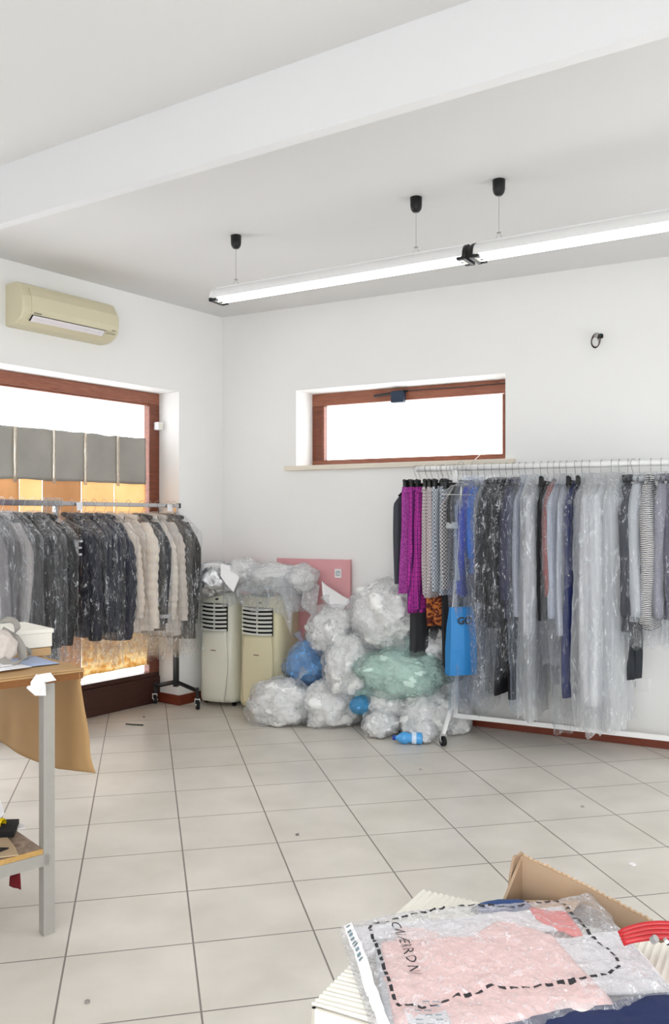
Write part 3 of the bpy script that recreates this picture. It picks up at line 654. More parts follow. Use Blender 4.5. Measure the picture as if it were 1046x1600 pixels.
# ---- left rack, far (right) to near (left)
black, navy, char, beige, silver, dkgrey = (26,26,28), (24,28,46), (48,48,52), (214,200,186), (178,174,172), (66,64,66)
LG = [ # px at rail, colour, quilt, length, film, film length, sleeve, hook, halfwidth, label
 (272, (36,34,34), 0, .98, 'c', 1.06, .70, 'plastic', .215, 'black shiny coat in plastic at the right end of the left rack', 'coat'),
 (263, (70,66,62), 0, .97, 'c', 1.08, .70, 'wire', .212, 'charcoal coat in plastic, second from the right end of the left rack', 'coat'),
 (246, (206,196,186), 60, .93, 'c', 1.08, .66, 'plastic', .24, 'pale grey beige puffer jacket in plastic, nearest the right end of the left rack', 'jacket'),
 (233, (218,208,196), 60, .9, 'c', 1.05, .64, 'wire', .23, 'off-white puffer in plastic squeezed behind the dark jacket on the left rack', 'jacket'),
 (222, (28,30,38), 0, .88, 'c', 1.02, .66, 'plastic', .225, 'dark jacket with a cuff stripe between two beige puffers on the left rack', 'jacket'),
 (201, (224,212,198), 52, .86, 'c', 1.04, .68, 'plastic', .255, 'wide cream beige puffer jacket with bare sleeve, middle right of the left rack', 'jacket'),
 (180, (220,206,192), 60, .86, 'c', 1.03, .6, 'plastic', .225, 'slim beige puffer jacket behind the navy ones on the left rack', 'jacket'),
 (163, (28,30,48), 40, .90, 'c', 1.0, .72, 'wire', .235, 'navy jacket reaching lowest, left of the beige puffers', 'jacket'),
 (147, (22,26,44), 0, .84, 'c', 1.05, .66, 'wire', .23, 'navy jacket in glossy creased plastic, second left of the beige puffers', 'jacket'),
 (132, (24,27,44), 0, .84, 'c', 1.04, .66, 'wire', .23, 'navy jacket in plastic hanging just right of the lettered jacket', 'jacket'),
 (112, (22,24,40), 40, .84, 'c', 1.0, .7, 'wire', .235, 'navy padded jacket with a pale letter on its front, on the left rack', 'jacket'),
 (72, (28,28,30), 0, .83, 'c', .98, .7, 'plastic', .235, 'black jacket in sparkling plastic left of the lettered navy jacket', 'jacket'),
 (52, (40,38,40), 0, 1.12, 'g', 1.22, .7, 'wire', .225, 'long black coat in greyish plastic reaching down to the table top', 'coat'),
 (35, (46,44,46), 0, .86, 'c', .98, .7, 'plastic', .23, 'black jacket in clear plastic left of the long black coat', 'jacket'),
 (18, (60,58,60), 0, .8, 'g', .95, .6, 'wire', .22, 'charcoal jacket in creased plastic, second from the left photo edge', 'jacket'),
 (3, (172,166,164), 0, .76, 'g', .86, .62, 'wire', .22, 'silver grey jacket with pale sleeve near the left photo edge', 'jacket'),
 (-16, (90,86,88), 0, .76, 'g', .88, .62, 'wire', .22, 'grey jacket in plastic cut by the left photo edge', 'jacket'),
 (-34, (120,116,118), 0, .76, 'g', .88, .62, 'wire', .22, 'mid grey jacket in plastic mostly outside the left photo edge', 'jacket'),
]
for i, (px, col, q, Ln, fl, fll, slv, hk, hw, lab, cat) in enumerate(LG):
    P = rail_pt(px, RA, RD)
    o = garment(P, RG, RZL, 'jacket', 'wrapped_jacket' if cat == 'jacket' else 'wrapped_coat', lab, cat, 'wrapped coats and jackets on the left rack', Ln, hw, .045 if not q else .07, cloth(col, .55 if max(col) < 60 else .7), fl, fll, hk, i*1.7, q, slv, random.uniform(-.06, .06))
    if i == 10:
        e = MB(); xx = .150
        for (x0, x1, zz0, zz1) in ((xx-.02, xx-.008, -.33, -.235), (xx-.02, xx+.03, -.248, -.235), (xx-.02, xx+.022, -.288, -.276), (xx-.02, xx+.024, -.33, -.317)):
            e.span((x0, -.092, zz0), (x1, -.07, zz1))
        e.build('printed_letter', simple('letter_grey', (196,200,208), .6), o, world=False)
    if i == 4:
        MB().tube([(.80*.225+.01, 0, -.765), (.80*.225+.01, 0, -.79)], .047, 16).build('cuff_stripe', cloth((190,190,196)), o, world=False)
# paper tags on the rail
for px, lab in ((121, 'white paper tag clipped on the left rack rail above the navy jackets'), (262, 'white paper tag on the left rack rail near its right end')):
    P = rail_pt(px, RA, RD); t = MB().box((0,0,0), (.05, .002, .055)); 
    t = MB(); t.add([P+RG*.02+RD*a+Vector((0,0,RZL+b)) for a, b in ((-.025, -.045), (.025, -.05), (.03, .0), (-.02, .008))]+[P+RG*.023+RD*a+Vector((0,0,RZL+b)) for a, b in ((-.025, -.045), (.025, -.05), (.03, .0), (-.02, .008))], [(0,1,2,3), (7,6,5,4), (0,4,5,1), (1,5,6,2), (2,6,7,3), (3,7,4,0)])
    tag(t.build('paper_tag', M['white_paper']), lab, 'tag', 'paper tags on the left rail')
# spare wire hangers bunched at the rail joint
for k in range(9):
    P = RA+RD*(1.16+.018*k+.0)
    r = empty('wire_hanger', (P.x, P.y, RZL), atan2(RG.y, RG.x)+random.uniform(-.2, .2)); tag(r, 'bare wire hanger at the left rail joint, %s of the bunch from the right' % ['first','second','third','fourth','fifth','sixth','seventh','eighth','ninth'][k], 'hanger', 'spare wire hangers on the left rail')
    MB().tube([(0,0,-.08), (0,0,-.05), (.012,0,-.034)]+[(.026*cos(a), 0, .002+.026*sin(a)) for a in [radians(d) for d in range(-50, 215, 26)]], .0018, 6).build('hook', M['steel'], r, world=False)
    MB().tube([(-.19, 0, -.16), (0, 0, -.08), (.19, 0, -.16), (-.19, 0, -.16)], .0018, 6).build('arms', M['steel'], r, world=False)

# ---- right rack
magenta = checks('magenta_squares', (176,44,150), (92,20,96), 34, 'squares')
violet = checks('violet_print', (170,70,160), (136,44,128), 40, 'noise')
check_pink = checks('pink_grey_check', (206,196,198), (150,140,144), 95)
check_blue = checks('blue_grey_check', (196,202,210), (116,122,136), 80)
check_dk = checks('black_white_check', (214,212,212), (104,102,108), 85)
retro = checks('orange_brown_print', (90,30,20), (196,112,50), 14, 'noise')
wavy = checks('black_white_waves', (232,230,228), (40,38,42), 60, 'waves')
cl = cloth
RGm = [ # px, kind, length, mat, film, film length, halfwidth, thickness, hanger, sleeve, name, label, cat
 (651, 'top', .74, cl((62,64,72)), None, 0, .20, .02, 'plastic', 0, 'sleeveless_vest', 'dark grey sleeveless vest at the very left of the white rack', 'vest'),
 (657, 'skirt', .80, violet, None, 0, .20, .03, 'clip', 0, 'violet_skirt', 'violet mottled skirt hanging leftmost on a clip hanger of the white rack', 'skirt'),
 (668, 'trousers', 1.20, cl((46,46,50)), None, 0, .20, .05, 'clip', 0, 'black_trousers', 'black trousers hanging below the magenta skirts on the white rack', 'trousers'),
 (668, 'skirt', .92, magenta, None, 0, .20, .032, 'clip', 0, 'magenta_skirt', 'magenta square-patterned skirt reaching lowest of the purple ones', 'skirt'),
 (676, 'skirt', .90, magenta, None, 0, .19, .026, 'clip', 0, 'magenta_skirt', 'magenta square-patterned skirt next to the pink grey checked skirts', 'skirt'),
 (686, 'skirt', .80, check_pink, None, 0, .20, .024, 'clip', 0, 'checked_skirt', 'pink grey checked skirt touching the magenta skirts', 'skirt'),
 (692, 'skirt', 1.0, retro, None, 0, .15, .03, 'clip', 0, 'patterned_skirt', 'orange and brown patterned skirt showing below the checked skirts', 'skirt'),
 (693, 'skirt', .82, check_pink, None, 0, .20, .022, 'clip', 0, 'checked_skirt', 'pink grey checked skirt, second from the magenta skirts', 'skirt'),
 (701, 'skirt', .78, check_blue, None, 0, .20, .022, 'clip', 0, 'checked_skirt', 'blue grey checked skirt in the middle of the checked ones', 'skirt'),
 (708, 'trousers', 1.36, cl((42,42,46)), None, 0, .12, .02, 'clip', 0, 'black_trousers', 'narrow black trouser leg hanging down beside the bluish bags', 'trousers'),
 (712, 'skirt', .80, check_blue, None, 0, .19, .024, 'clip', 0, 'checked_skirt', 'blue grey checked skirt, last one before the dark short-sleeved top', 'skirt'),
 (718, 'top', .76, check_dk, None, 0, .20, .024, 'clip', 0, 'checked_blouse', 'black and white checked top just left of the bluish bags', 'top'),
 (724, 'shirt', .70, cl((50,52,54)), None, 0, .24, .03, 'plastic', .20, 'dark_blouse', 'dark short-sleeved top with pale cuff left of the bluish bags', 'top'),
 (730, 'dress', .70, cl((150,158,172)), 'b', 1.5, .22, .03, 'wire', 0, 'wrapped_dress', 'grey dress in a long bluish bag, first bag of the white rack', 'dress'),
 (738, 'shirt', .80, cl((42,62,168)), 'b', 1.46, .22, .03, 'wire', .62, 'wrapped_shirt', 'royal blue shirt inside a bluish bag on the white rack', 'shirt'),
 (748, 'shirt', .66, cl((20,112,214)), 'b', 1.0, .2, .032, 'plastic', .4, 'wrapped_shirt', 'bright azure shirt in plastic with shoulder uncovered at the top', 'shirt'),
 (758, 'dress', .86, cl((120,128,140)), 'g', 1.5, .22, .03, 'wire', 0, 'wrapped_dress', 'pale grey dress in long bag right of the azure shirt', 'dress'),
 (770, 'jacket', .95, cl((34,36,44)), 'c', 1.42, .23, .036, 'wire', .66, 'wrapped_jacket', 'black jacket in glossy plastic, first dark one right of the blue shirts', 'jacket'),
 (782, 'jacket', .98, cl((30,30,36)), 'c', 1.30, .23, .036, 'wire', .66, 'wrapped_jacket', 'black jacket in glossy plastic, second dark one right of the blue shirts', 'jacket'),
 (792, 'dress', 1.38, cl((34,34,40)), 'c', 1.28, .21, .03, 'wire', 0, 'wrapped_dress', 'black dress whose hem sticks out below its shorter bag', 'dress'),
 (802, 'jacket', .92, cl((54,54,78)), 'c', 1.22, .23, .032, 'wire', .64, 'wrapped_jacket', 'slate jacket with a blue edge in glossy plastic, third dark one', 'jacket'),
 (812, 'dress', 1.40, cl((28,28,34)), 'c', 1.18, .2, .03, 'wire', 0, 'wrapped_dress', 'black dress with jagged black hem hanging lowest in the dark cluster', 'dress'),
 (822, 'dress', .9, cl((176,178,186)), 'b', 1.46, .23, .032, 'wire', 0, 'wrapped_dress', 'silver dress in a long pale bag right of the dark cluster', 'dress'),
 (834, 'dress', 1.0, cl((206,206,212)), 'w', 1.5, .24, .034, 'plastic', 0, 'wrapped_dress', 'white dress in a long milky bag left of the rust red sleeve', 'dress'),
 (846, 'dress', 1.0, cl((186,188,196)), 'g', 1.36, .22, .03, 'wire', 0, 'wrapped_dress', 'pale dress in greyish bag just left of the black strip', 'dress'),
 (857, 'top', .92, cl((24,24,28)), None, 0, .235, .024, 'clip', 0, 'black_tunic', 'black tunic showing as a strip left of the rust red top', 'tunic'),
 (866, 'shirt', .78, cl((150,62,54)), 'c', 1.0, .225, .03, 'wire', .6, 'rust_shirt', 'rust red shirt hanging right of the black tunic', 'shirt'),
 (876, 'dress', .9, cl((176,182,196)), 'g', 1.16, .24, .034, 'wire', 0, 'wrapped_dress', 'pale dress in a sparkling creased bag right of the rust shirt', 'dress'),
 (886, 'dress', 1.0, cl((188,192,202)), 'g', 1.56, .22, .032, 'wire', 0, 'wrapped_dress', 'pale dress in the long narrow bag that ends lowest left of the gowns', 'dress'),
 (900, 'dress', 1.36, cl((34,46,104)), 'c', .7, .2, .03, 'clip', 0, 'wrapped_dress', 'navy blue long dress with short bag on a black clip hanger', 'dress'),
 (910, 'top', .5, cl((40,46,84)), 'c', .62, .2, .028, 'clip', 0, 'navy_blouse', 'navy top under black clips left of the white gowns', 'top'),
 (922, 'dress', 1.38, cl((232,232,236)), 'w', 1.5, .23, .045, 'plastic', 0, 'wrapped_gown', 'white gown in a milky long bag, left one of the wide pair', 'gown'),
 (940, 'dress', 1.38, cl((228,230,234)), 'w', 1.54, .24, .048, 'plastic', 0, 'wrapped_gown', 'white gown in a milky long bag, right one of the wide pair', 'gown'),
 (956, 'dress', 1.0, cl((206,208,214)), 'w', 1.52, .22, .036, 'wire', 0, 'wrapped_gown', 'pale gown in long bag right of the wide white pair', 'gown'),
 (968, 'dress', .9, cl((196,200,206)), 'w', 1.5, .22, .034, 'wire', 0, 'wrapped_gown', 'pale grey gown in long bag, last long one of the rack', 'gown'),
 (982, 'jacket', .96, cl((58,60,70)), 'c', 1.04, .22, .032, 'plastic', .7, 'wrapped_jacket', 'dark jacket in plastic between the long gowns and the wavy knit', 'jacket'),
 (990, 'trousers', 1.25, cl((36,40,46)), None, 0, .1, .018, 'clip', 0, 'black_trousers', 'thin black trouser leg hanging below the dark jacket near the gowns', 'trousers'),
 (1000, 'jacket', .90, cl((190,194,200)), 'c', 1.03, .23, .034, 'wire', .7, 'wrapped_jacket', 'pale grey jacket in plastic left of the wavy knit', 'jacket'),
 (1018, 'jacket', .94, wavy, 'c', 1.04, .24, .04, 'wire', .74, 'wrapped_cardigan', 'black and white wavy knit cardigan in plastic', 'cardigan'),
 (1034, 'jacket', .88, cl((150,150,162)), 'c', 1.02, .23, .036, 'wire', .7, 'wrapped_jacket', 'grey jacket in plastic directly right of the wavy knit', 'jacket'),
 (1048, 'jacket', .88, cl((96,94,112)), 'c', 1.02, .23, .036, 'wire', .7, 'wrapped_jacket', 'purplish grey jacket in plastic near the right photo edge', 'jacket'),
 (1066, 'jacket', .88, cl((92,34,38)), 'c', 1.03, .24, .038, 'plastic', .7, 'wrapped_jacket', 'dark red jacket in plastic cut by the right photo edge', 'jacket'),
 (1084, 'jacket', .88, cl((70,70,84)), 'c', 1.0, .23, .036, 'wire', .7, 'wrapped_jacket', 'dark grey jacket in plastic beyond the right photo edge', 'jacket'),
]
TL = {'sleeveless_vest': -.5, 'violet_skirt': -.38, 'magenta_skirt': -.42, 'checked_skirt': -.30, 'black_trousers': -.55, 'patterned_skirt': -.5, 'checked_blouse': -.3}
for i, (px, kd, Ln, mt, fl, fll, hw, th, hk, slv, nme, lab, cat) in enumerate(RGm):
    P = rail_pt(px, RB, RE)
    o = garment(P, RH, RZR, kd, nme, lab, cat, 'clothes on the white rack', Ln, hw, th, mt, fl, fll, hk, i*2.3, 0, slv, TL.get(nme, random.uniform(-.10, .10)), flare=.12 if kd == 'dress' else 0)
    if nme == 'dark_blouse':
        for s in (-1, 1): MB().tube([(s*.2, 0, -.35), (s*.205, 0, -.385)], .044, 16).build('cuff', cl((168,172,174)), o, world=False)
# extra empty hooks are left out; blue carrier bag hanging under the bluish film
P = rail_pt(738, RB, RE)
P = P+RH*.215; GOY = .036
r = empty('carrier_bag', (P.x, P.y, RZR), atan2(RH.y, RH.x)-.75); tag(r, 'bright blue bag with dark letters GO hanging low inside the bluish films', 'bag')
bb = MB().rings([[Vector((hx*sx_, hy*sy_, z)) for sx_, sy_ in ((-1,-1), (0,-1.2), (1,-1), (1,1), (0,1.2), (-1,1))] for hx, hy, z in ((.12, .012, -.83), (.135, .03, -.95), (.145, .036, -1.08), (.15, .03, -1.24))])
bb.v = [(x*.62, y, z-.03) for x, y, z in bb.v]
bb.build('bag_body', simple('azure_bag', (36,124,190), .5), r, world=False)
cu = bpy.data.curves.new('go', 'FONT'); cu.body = 'GO'; cu.size = .06; cu.offset = .002
t_ = bpy.data.objects.new('go', cu); C.objects.link(t_); dg = bpy.context.evaluated_depsgraph_get(); me = bpy.data.meshes.new_from_object(t_.evaluated_get(dg)); bpy.data.objects.remove(t_)
for sgn in (1,):
    gm = MB(); gm.add([Vector((-(co.co.x-.04), sgn*GOY, -.96+co.co.y)) for co in me.vertices], [tuple(p.vertices) for p in me.polygons]); gm.build('lettering', M['tag_ink'], r, world=False)
MB().tube([(-.06, 0, -.86), (-.02, .0, -.5), (0, 0, -.12)], .003, 6).tube([(.06, 0, -.86), (.02, .0, -.5), (0, 0, -.12)], .003, 6).build('cord', M['steel'], r, world=False)
hanger(r, 'wire', .15, 3)

# ------------------------------------------------------------------ heap of plastic bags
def blob(c, rad, seed, amp=.16, flat=True, sub=5, freq=2.2, rot=0, pinch=None):
    b = bmesh.new(); bmesh.ops.create_icosphere(b, subdivisions=sub, radius=1)
    V = []; c = Vector(c)
    for v in b.verts:
        p = v.co.normalized(); q = p*freq+Vector((seed*3.7, seed*1.3, -seed))
        q2 = q+Vector((mn.noise(q*1.7), mn.noise(q*1.7+Vector((9,0,0))), mn.noise(q*1.7+Vector((0,9,0)))))*.5
        d = 1.3*amp*mn.noise(q*.8)+amp*.5*(1-2.4*abs(mn.noise(q2*1.6)))+amp*.22*(1-2.4*abs(mn.noise(q2*3.6)))+amp*.09*(1-2*abs(mn.noise(q2*8)))
        k = 1+d
        x, y, z = p.x*rad[0]*k, p.y*rad[1]*k, p.z*rad[2]*k
        x, y = x*cos(rot)-y*sin(rot), x*sin(rot)+y*cos(rot)
        P_ = Vector((x, y, z))+c
        if flat and P_.z < .006: P_.z = .006+.002*p.x
        V.append(P_)
    Fc = [tuple(v.index for v in f.verts) for f in b.faces]; b.free(); return MB().add(V, Fc)
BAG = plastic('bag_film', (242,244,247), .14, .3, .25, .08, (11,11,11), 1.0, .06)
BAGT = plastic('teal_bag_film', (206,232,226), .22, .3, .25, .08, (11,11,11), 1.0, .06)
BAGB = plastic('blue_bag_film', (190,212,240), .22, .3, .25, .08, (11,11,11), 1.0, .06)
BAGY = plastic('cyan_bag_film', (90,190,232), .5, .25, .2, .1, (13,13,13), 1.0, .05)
FILL = simple('crumpled_film_fill', (244,244,243), .4, var=.02, scale=30, bump=.35, bscale=22, spec=.6)
FILLT = simple('teal_film_fill', (204,228,220), .4, var=.05, scale=12, bump=.35, bscale=22, spec=.6)
FILLB = simple('blue_film_fill', (112,172,228), .4, var=.35, scale=7, bump=.4, bscale=22, spec=.6)
HEAP = [ # px, py centre, Y, radii (x,y,z), materials, label
 ((440, 1100), 5.88, (.20, .17, .155), BAG, FILL, 'clear bag of plastic film on the floor in front of the yellowed air conditioner'),
 ((520, 1102), 5.86, (.20, .17, .165), BAG, FILL, 'clear bag of plastic film on the floor, second from the heap left end'),
 ((483, 1038), 6.06, (.155, .14, .14), BAGB, FILLB, 'blue tinted bag wedged between the air conditioner and the heap'),
 ((552, 1040), 5.88, (.235, .18, .215), BAG, FILL, 'round clear bag in the middle of the heap, right of the blue one'),
 ((520, 985), 6.03, (.215, .18, .155), BAG, FILL, 'clear bag lying above the blue one in the heap'),
 ((600, 962), 5.80, (.28, .2, .205), BAG, FILL, 'big clear bag crowning the heap against the wall'),
 ((650, 1008), 5.74, (.25, .18, .2), BAG, FILL, 'clear bag behind the black trousers in the heap'),
 ((630, 1052), 5.56, (.245, .17, .14), BAGT, FILLT, 'pale teal bag in the heap under the black trousers'),
 ((583, 1082), 5.78, (.13, .12, .12), BAGT, FILLT, 'small teal bag above the cyan bundle'),
 ((612, 1096), 5.66, (.145, .13, .125), BAG, FILL, 'small white bag right below the teal one'),
 ((672, 1108), 5.62, (.21, .17, .19), BAG, FILL, 'rounded bag on the floor behind the rack foot'),
 ((598, 1130), 5.60, (.16, .12, .09), BAG, FILL, 'low flattened clear bag on the floor at the heap front'),
 ((655, 1140), 5.50, (.17, .11, .085), BAG, FILL, 'low clear bag lying behind the blue bottle'),
 ((712, 1122), 5.62, (.09, .11, .14), BAG, FILL, 'clear bag at the right end of the heap by the rack post'),
 ((700, 1060), 5.68, (.13, .14, .13), BAG, FILL, 'clear bag tucked behind the rack post beside the teal one'),
 ((565, 1102), 5.66, (.065, .06, .05), BAGY, FILLB, 'small cyan blue bundle in the lower middle of the heap'),
]
for i, (pc, Y, rd, mt, fm, lab) in enumerate(HEAP):
    rd = (rd[0]*1.14, rd[1], rd[2]*1.1)
    c = at(pc[0], pc[1], Y); base = Vector((c.x, c.y, max(0, c.z-rd[2])))
    r = empty('plastic_bag', base); tag(r, lab, 'plastic bag', 'heap of plastic bags')
    blob(c, rd, i+1.3, .17, rot=i*.4).build('film', mt, r, smooth=True)
    blob(c, tuple(v*.86 for v in rd), i+5.3, .22, rot=i*.4, freq=3.0).build('contents', fm, r, smooth=True)
    if rd[0] > .14:
        a = i*1.1; k = c+Vector((cos(a)*rd[0]*.5, -.3*rd[1], rd[2]*1.0))
        MB().tube([k-Vector((0,0,.05)), k, k+Vector((.01, 0, .015)), k+Vector((.03*cos(a), 0, .05)), k+Vector((.05*cos(a), .01, .07))], [.03, .012, .009, .02, .032], 10).build('knot', mt, r, smooth=True)

# sheeting draped over the portable conditioners
def drape(fr, xa, xb, ya, yb, ztop, edge_y, drop, seed, name, mat, label, cat, amp=.03, nu=50, nv=50, edgex=None, hump=0):
    """cloth-like film: lies at ztop, falls over its front edge and right edge"""
    def fn(u, v):
        x = xa+(xb-xa)*u; s = v; L_ = (yb-ya)+drop; d = s*L_
        flat = edge_y-ya
        if d < flat: y = ya+d; z = 0
        else: q = d-flat; y = edge_y+.02*(1-math.exp(-q*20))+.15*q*.25; z = -q*(.75+.35*mn.noise(Vector((x*5+seed, 2, 0))))
        zx = 0
        if edgex is not None and x > edgex: zx = -(x-edgex)*1.2; x = edgex+(x-edgex)*.45
        nz_ = mn.noise(Vector((x*6+seed, y*6, seed)))+.6*(1-2*abs(mn.noise(Vector((x*12+seed, d*12, 1)))))
        return fr((x, y+amp*.6*nz_*(1 if z < 0 else .2), ztop+z+zx+amp*nz_+hump*sin(pi*min(1, u*1.0))*max(0, 1-(2*v-.7)**2)))
    o = MB().grid(fn, nu, nv).build(name, mat, smooth=True, solid=.0008); return tag(o, label, cat)
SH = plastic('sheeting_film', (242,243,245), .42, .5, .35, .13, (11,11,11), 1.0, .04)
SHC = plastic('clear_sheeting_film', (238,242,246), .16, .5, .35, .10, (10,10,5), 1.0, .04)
drape(B, .32, .98, .08, .40, .90, .40, .22, 3.3, 'plastic_sheet', SHC, 'clear plastic sheet draped down the front of the yellowed air conditioner', 'plastic sheet', .022, edgex=.84)
drape(B, .30, .95, .05, .36, .93, .36, .10, 8.1, 'plastic_sheet', SH, 'milky plastic sheet heaped over the top of the air conditioners', 'plastic sheet', .035, edgex=.8, hump=.06)
for i, (px, py, Y, rd, lab) in enumerate([(432, 900, 6.3, (.21, .14, .09), 'crumpled white plastic bundle on top of the yellowed air conditioner'), (382, 893, 6.36, (.13, .12, .09), 'crumpled milky bundle between the foil bag and the white one'), (470, 905, 6.25, (.12, .12, .10), 'clear plastic bundle sliding off the right of the air conditioner')]):
    c = at(px, py, Y); r = empty('plastic_bundle', c-Vector((0,0,rd[2]))); tag(r, lab, 'plastic bag', 'plastic bundles on the air conditioners')
    blob(c, rd, 20+i, .2, flat=False).build('film', SH, r, smooth=True); blob(c, tuple(v*.8 for v in rd), 30+i, .2, flat=False, sub=4).build('contents', FILL, r, smooth=True)
# foil bag on the left unit
c = at(334, 905, 6.42); r = empty('foil_bag', c-Vector((0,0,.12))); tag(r, 'silver foil bag standing on the pale air conditioner', 'bag')
blob(c, (.14, .11, .12), 41, .22, flat=False, freq=1.6).build('bag_body', M['foil'], r, smooth=True)
MB().rings([[c+Vector((.135*cos(a)*k, .1*sin(a)*k, z+.012*sin(3*a))) for a in [2*pi*q/24 for q in range(24)]] for k, z in ((.9, .07), (1.0, .1), (1.02, .115))], False, False).build('rim', M['white_paper'], r, smooth=True, solid=.003)
# pink cartons
t = empty('pink_box', B((.33, .06, .86))); tag(t, 'rose pink box with open lid behind the foil bag in the corner', 'box')
MB().span((.12, .02, .80), (.48, .20, .985), B).build('box_body', M['pink_card'], t, bevel=.003)
MB().add([B(p) for p in ((.06, .04, 1.02), (.42, .03, 1.055), (.48, .2, 1.03), (.10, .24, .99), (.06, .04, 1.015), (.42, .03, 1.05), (.48, .2, 1.025), (.10, .24, .985))], [(0,1,2,3), (7,6,5,4), (0,4,5,1), (1,5,6,2), (2,6,7,3), (3,7,4,0)]).build('lid', M['pink_dark'], t)
MB().span((.06, .22, .95), (.16, .26, .985), B).build('dark_label', M['black_plastic'], t)
pa = px_t(430, .05, K, BU, BN); pb = px_t(549, .02, K, BU, BN)
Ya = B((pa, .03, 0)).y
t = empty('pink_board', B(((pa+pb)/2, .03, .5))); tag(t, 'pale pink cardboard panel leaning on the wall above the heap', 'cardboard')
zt1 = CAMH+(CY-870)/F*B((pa, .03, 0)).y; zt2 = CAMH+(CY-875)/F*B((pb, .03, 0)).y
MB().rings([[B((pa, .012, z)), B((pb, .012, z+(zt2-zt1)*0)), B((pb, .022+(1.2-z)*.04, z)), B((pa, .022+(1.2-z)*.04, z))] for z in (.45, .8, zt2)]).build('panel', M['pink_card'], t)
MB().span((pb-.022, .02, .45), (pb+.003, .046, zt2+.002), B).build('fold_edge', M['pink_card'], t)
lt = px_t(527, .05, K, BU, BN); lz = CAMH+(CY-896)/F*B((lt, .04, 0)).y
MB().span((lt-.027, .028, lz-.032), (lt+.027, .037, lz+.032), B).build('printed_label', M['white_paper'], t)
m = MB()
for k, (x0, x1, z) in enumerate(((-.014, .018, .017), (-.018, .02, .009), (-.02, -.002, .001), (.004, .02, .001), (-.016, .012, -.008), (-.018, .018, -.016))): m.span((lt+x0, .036, lz+z-.0018), (lt+x1, .0382, lz+z+.0018), B)
m.build('label_print', M['ink_soft'], t)
# white paper sheets sticking out of the heap
def quad_sheet(pts, name, mat, label, cat, curl=.02, seed=0):
    a, b_, c_, d_ = [Vector(p) for p in pts]; nn = (b_-a).cross(d_-a).normalized()
    o = MB().grid(lambda u, v: a*(1-u)*(1-v)+b_*u*(1-v)+c_*u*v+d_*(1-u)*v+nn*curl*(sin(pi*u)+.4*mn.noise(Vector((u*3, v*3, seed)))), 12, 12).build(name, mat, smooth=True, solid=.001)
    return tag(o, label, cat)
quad_sheet([at(503, 908, 6.12), at(549, 938, 6.06), at(532, 958, 5.98), at(505, 935, 6.02)], 'paper_sheet', M['white_paper'], 'white paper sheet leaning between the pink panel and the heap', 'paper', .012)
quad_sheet([at(345, 880, 6.25), at(382, 885, 6.3), at(365, 925, 6.18), at(345, 900, 6.2)], 'paper_sheet', M['white_paper'], 'white folded paper over the edge of the foil bag', 'paper', .015, 2)
quad_sheet([at(478, 900, 6.22), at(500, 915, 6.2), at(492, 965, 6.1), at(470, 945, 6.12)], 'plastic_sheet', SH, 'grey white plastic flap hanging right of the yellowed air conditioner', 'plastic sheet', .02, 5)

# water bottle on the floor
p0 = at_z(642, 1164, 0)
r = empty('water_bottle', (p0.x, p0.y, 0)); tag(r, 'blue crushed water bottle lying on the floor before the heap', 'bottle')
Mb = Matrix.Translation(Vector((p0.x+.075, p0.y+.01, .038))) @ Matrix.Rotation(radians(-6), 4, 'Z') @ Matrix.Rotation(radians(-90), 4, 'Y')
pr = [(.024, 0), (.034, .004), (.037, .02), (.034, .03), (.037, .04), (.035, .06), (.028, .075), (.030, .085), (.037, .10), (.037, .12), (.030, .14), (.016, .155), (.013, .165), (.013, .17)]
MB().lathe(pr, 24, (0,0,0), Mb).build('bottle_body', M['bottle'], r, smooth=True)
MB().lathe([(.015, .168), (.0155, .17), (.0155, .184), (.013, .186)], 18, (0,0,0), Mb).build('cap', M['cap'], r)
MB().lathe([(.0365, .038), (.0372, .04), (.0358, .058), (.033, .066)], 24, (0,0,0), Mb).build('wrap_label', simple('bottle_label', (210,226,244), .4), r)
MB().lathe([(.02, -.001), (.03, .002), (.03, .006), (.02, .006)], 12, (0,0,0), Mb).build('base', M['cap'], r)

# floor litter
def scrap(px, py, s, mat, lab, cat='scrap', nme='paper_scrap', asp=1., rz=.3):
    p = at_z(px, py, 0); k = MB(); n = 7; rnd = random.Random(px)
    top = [(p.x+s*cos(2*pi*i/n+rz)*rnd.uniform(.7, 1.1), p.y+s*asp*sin(2*pi*i/n+rz)*rnd.uniform(.7, 1.1)) for i in range(n)]
    k.prism(top, .001, .003); k.v = [(x, y, z+(.004*abs(sin(x*90)) if z > .002 else 0)) for x, y, z in k.v]; tag(k.build(nme, mat), lab, cat)
scrap(989, 1352, .014, M['white_paper'], 'white paper scrap on the tiles right of the brown carton')
scrap(465, 1305, .010, simple('grey_fluff', (128,122,118)), 'tiny grey fluff on the tiles in the middle of the floor', 'fluff', 'fluff')
scrap(137, 1567, .009, simple('grey_fluff_dark', (150,144,138)), 'tiny grey crumb on the tiles near the lower left', 'crumb', 'crumb')
scrap(225, 1121, .005, M['dark'], 'tiny black crumb on the floor by the rack caster', 'crumb', 'crumb')
scrap(658, 1203, .011, simple('pale_leaf', (176,168,156)), 'pale brown scrap on the tiles before the blue bottle')
scrap(911, 1261, .010, simple('pale_scrap', (178,172,164)), 'pale grey scrap on the tiles before the white rack')
t = MB().tube([at_z(197, 1131, .004), at_z(205, 1132, .007), at_z(224, 1133, .004)], .004, 6).build('black_strap', M['black_plastic']); tag(t, 'short black strap piece lying on the floor near the shop window', 'strap')

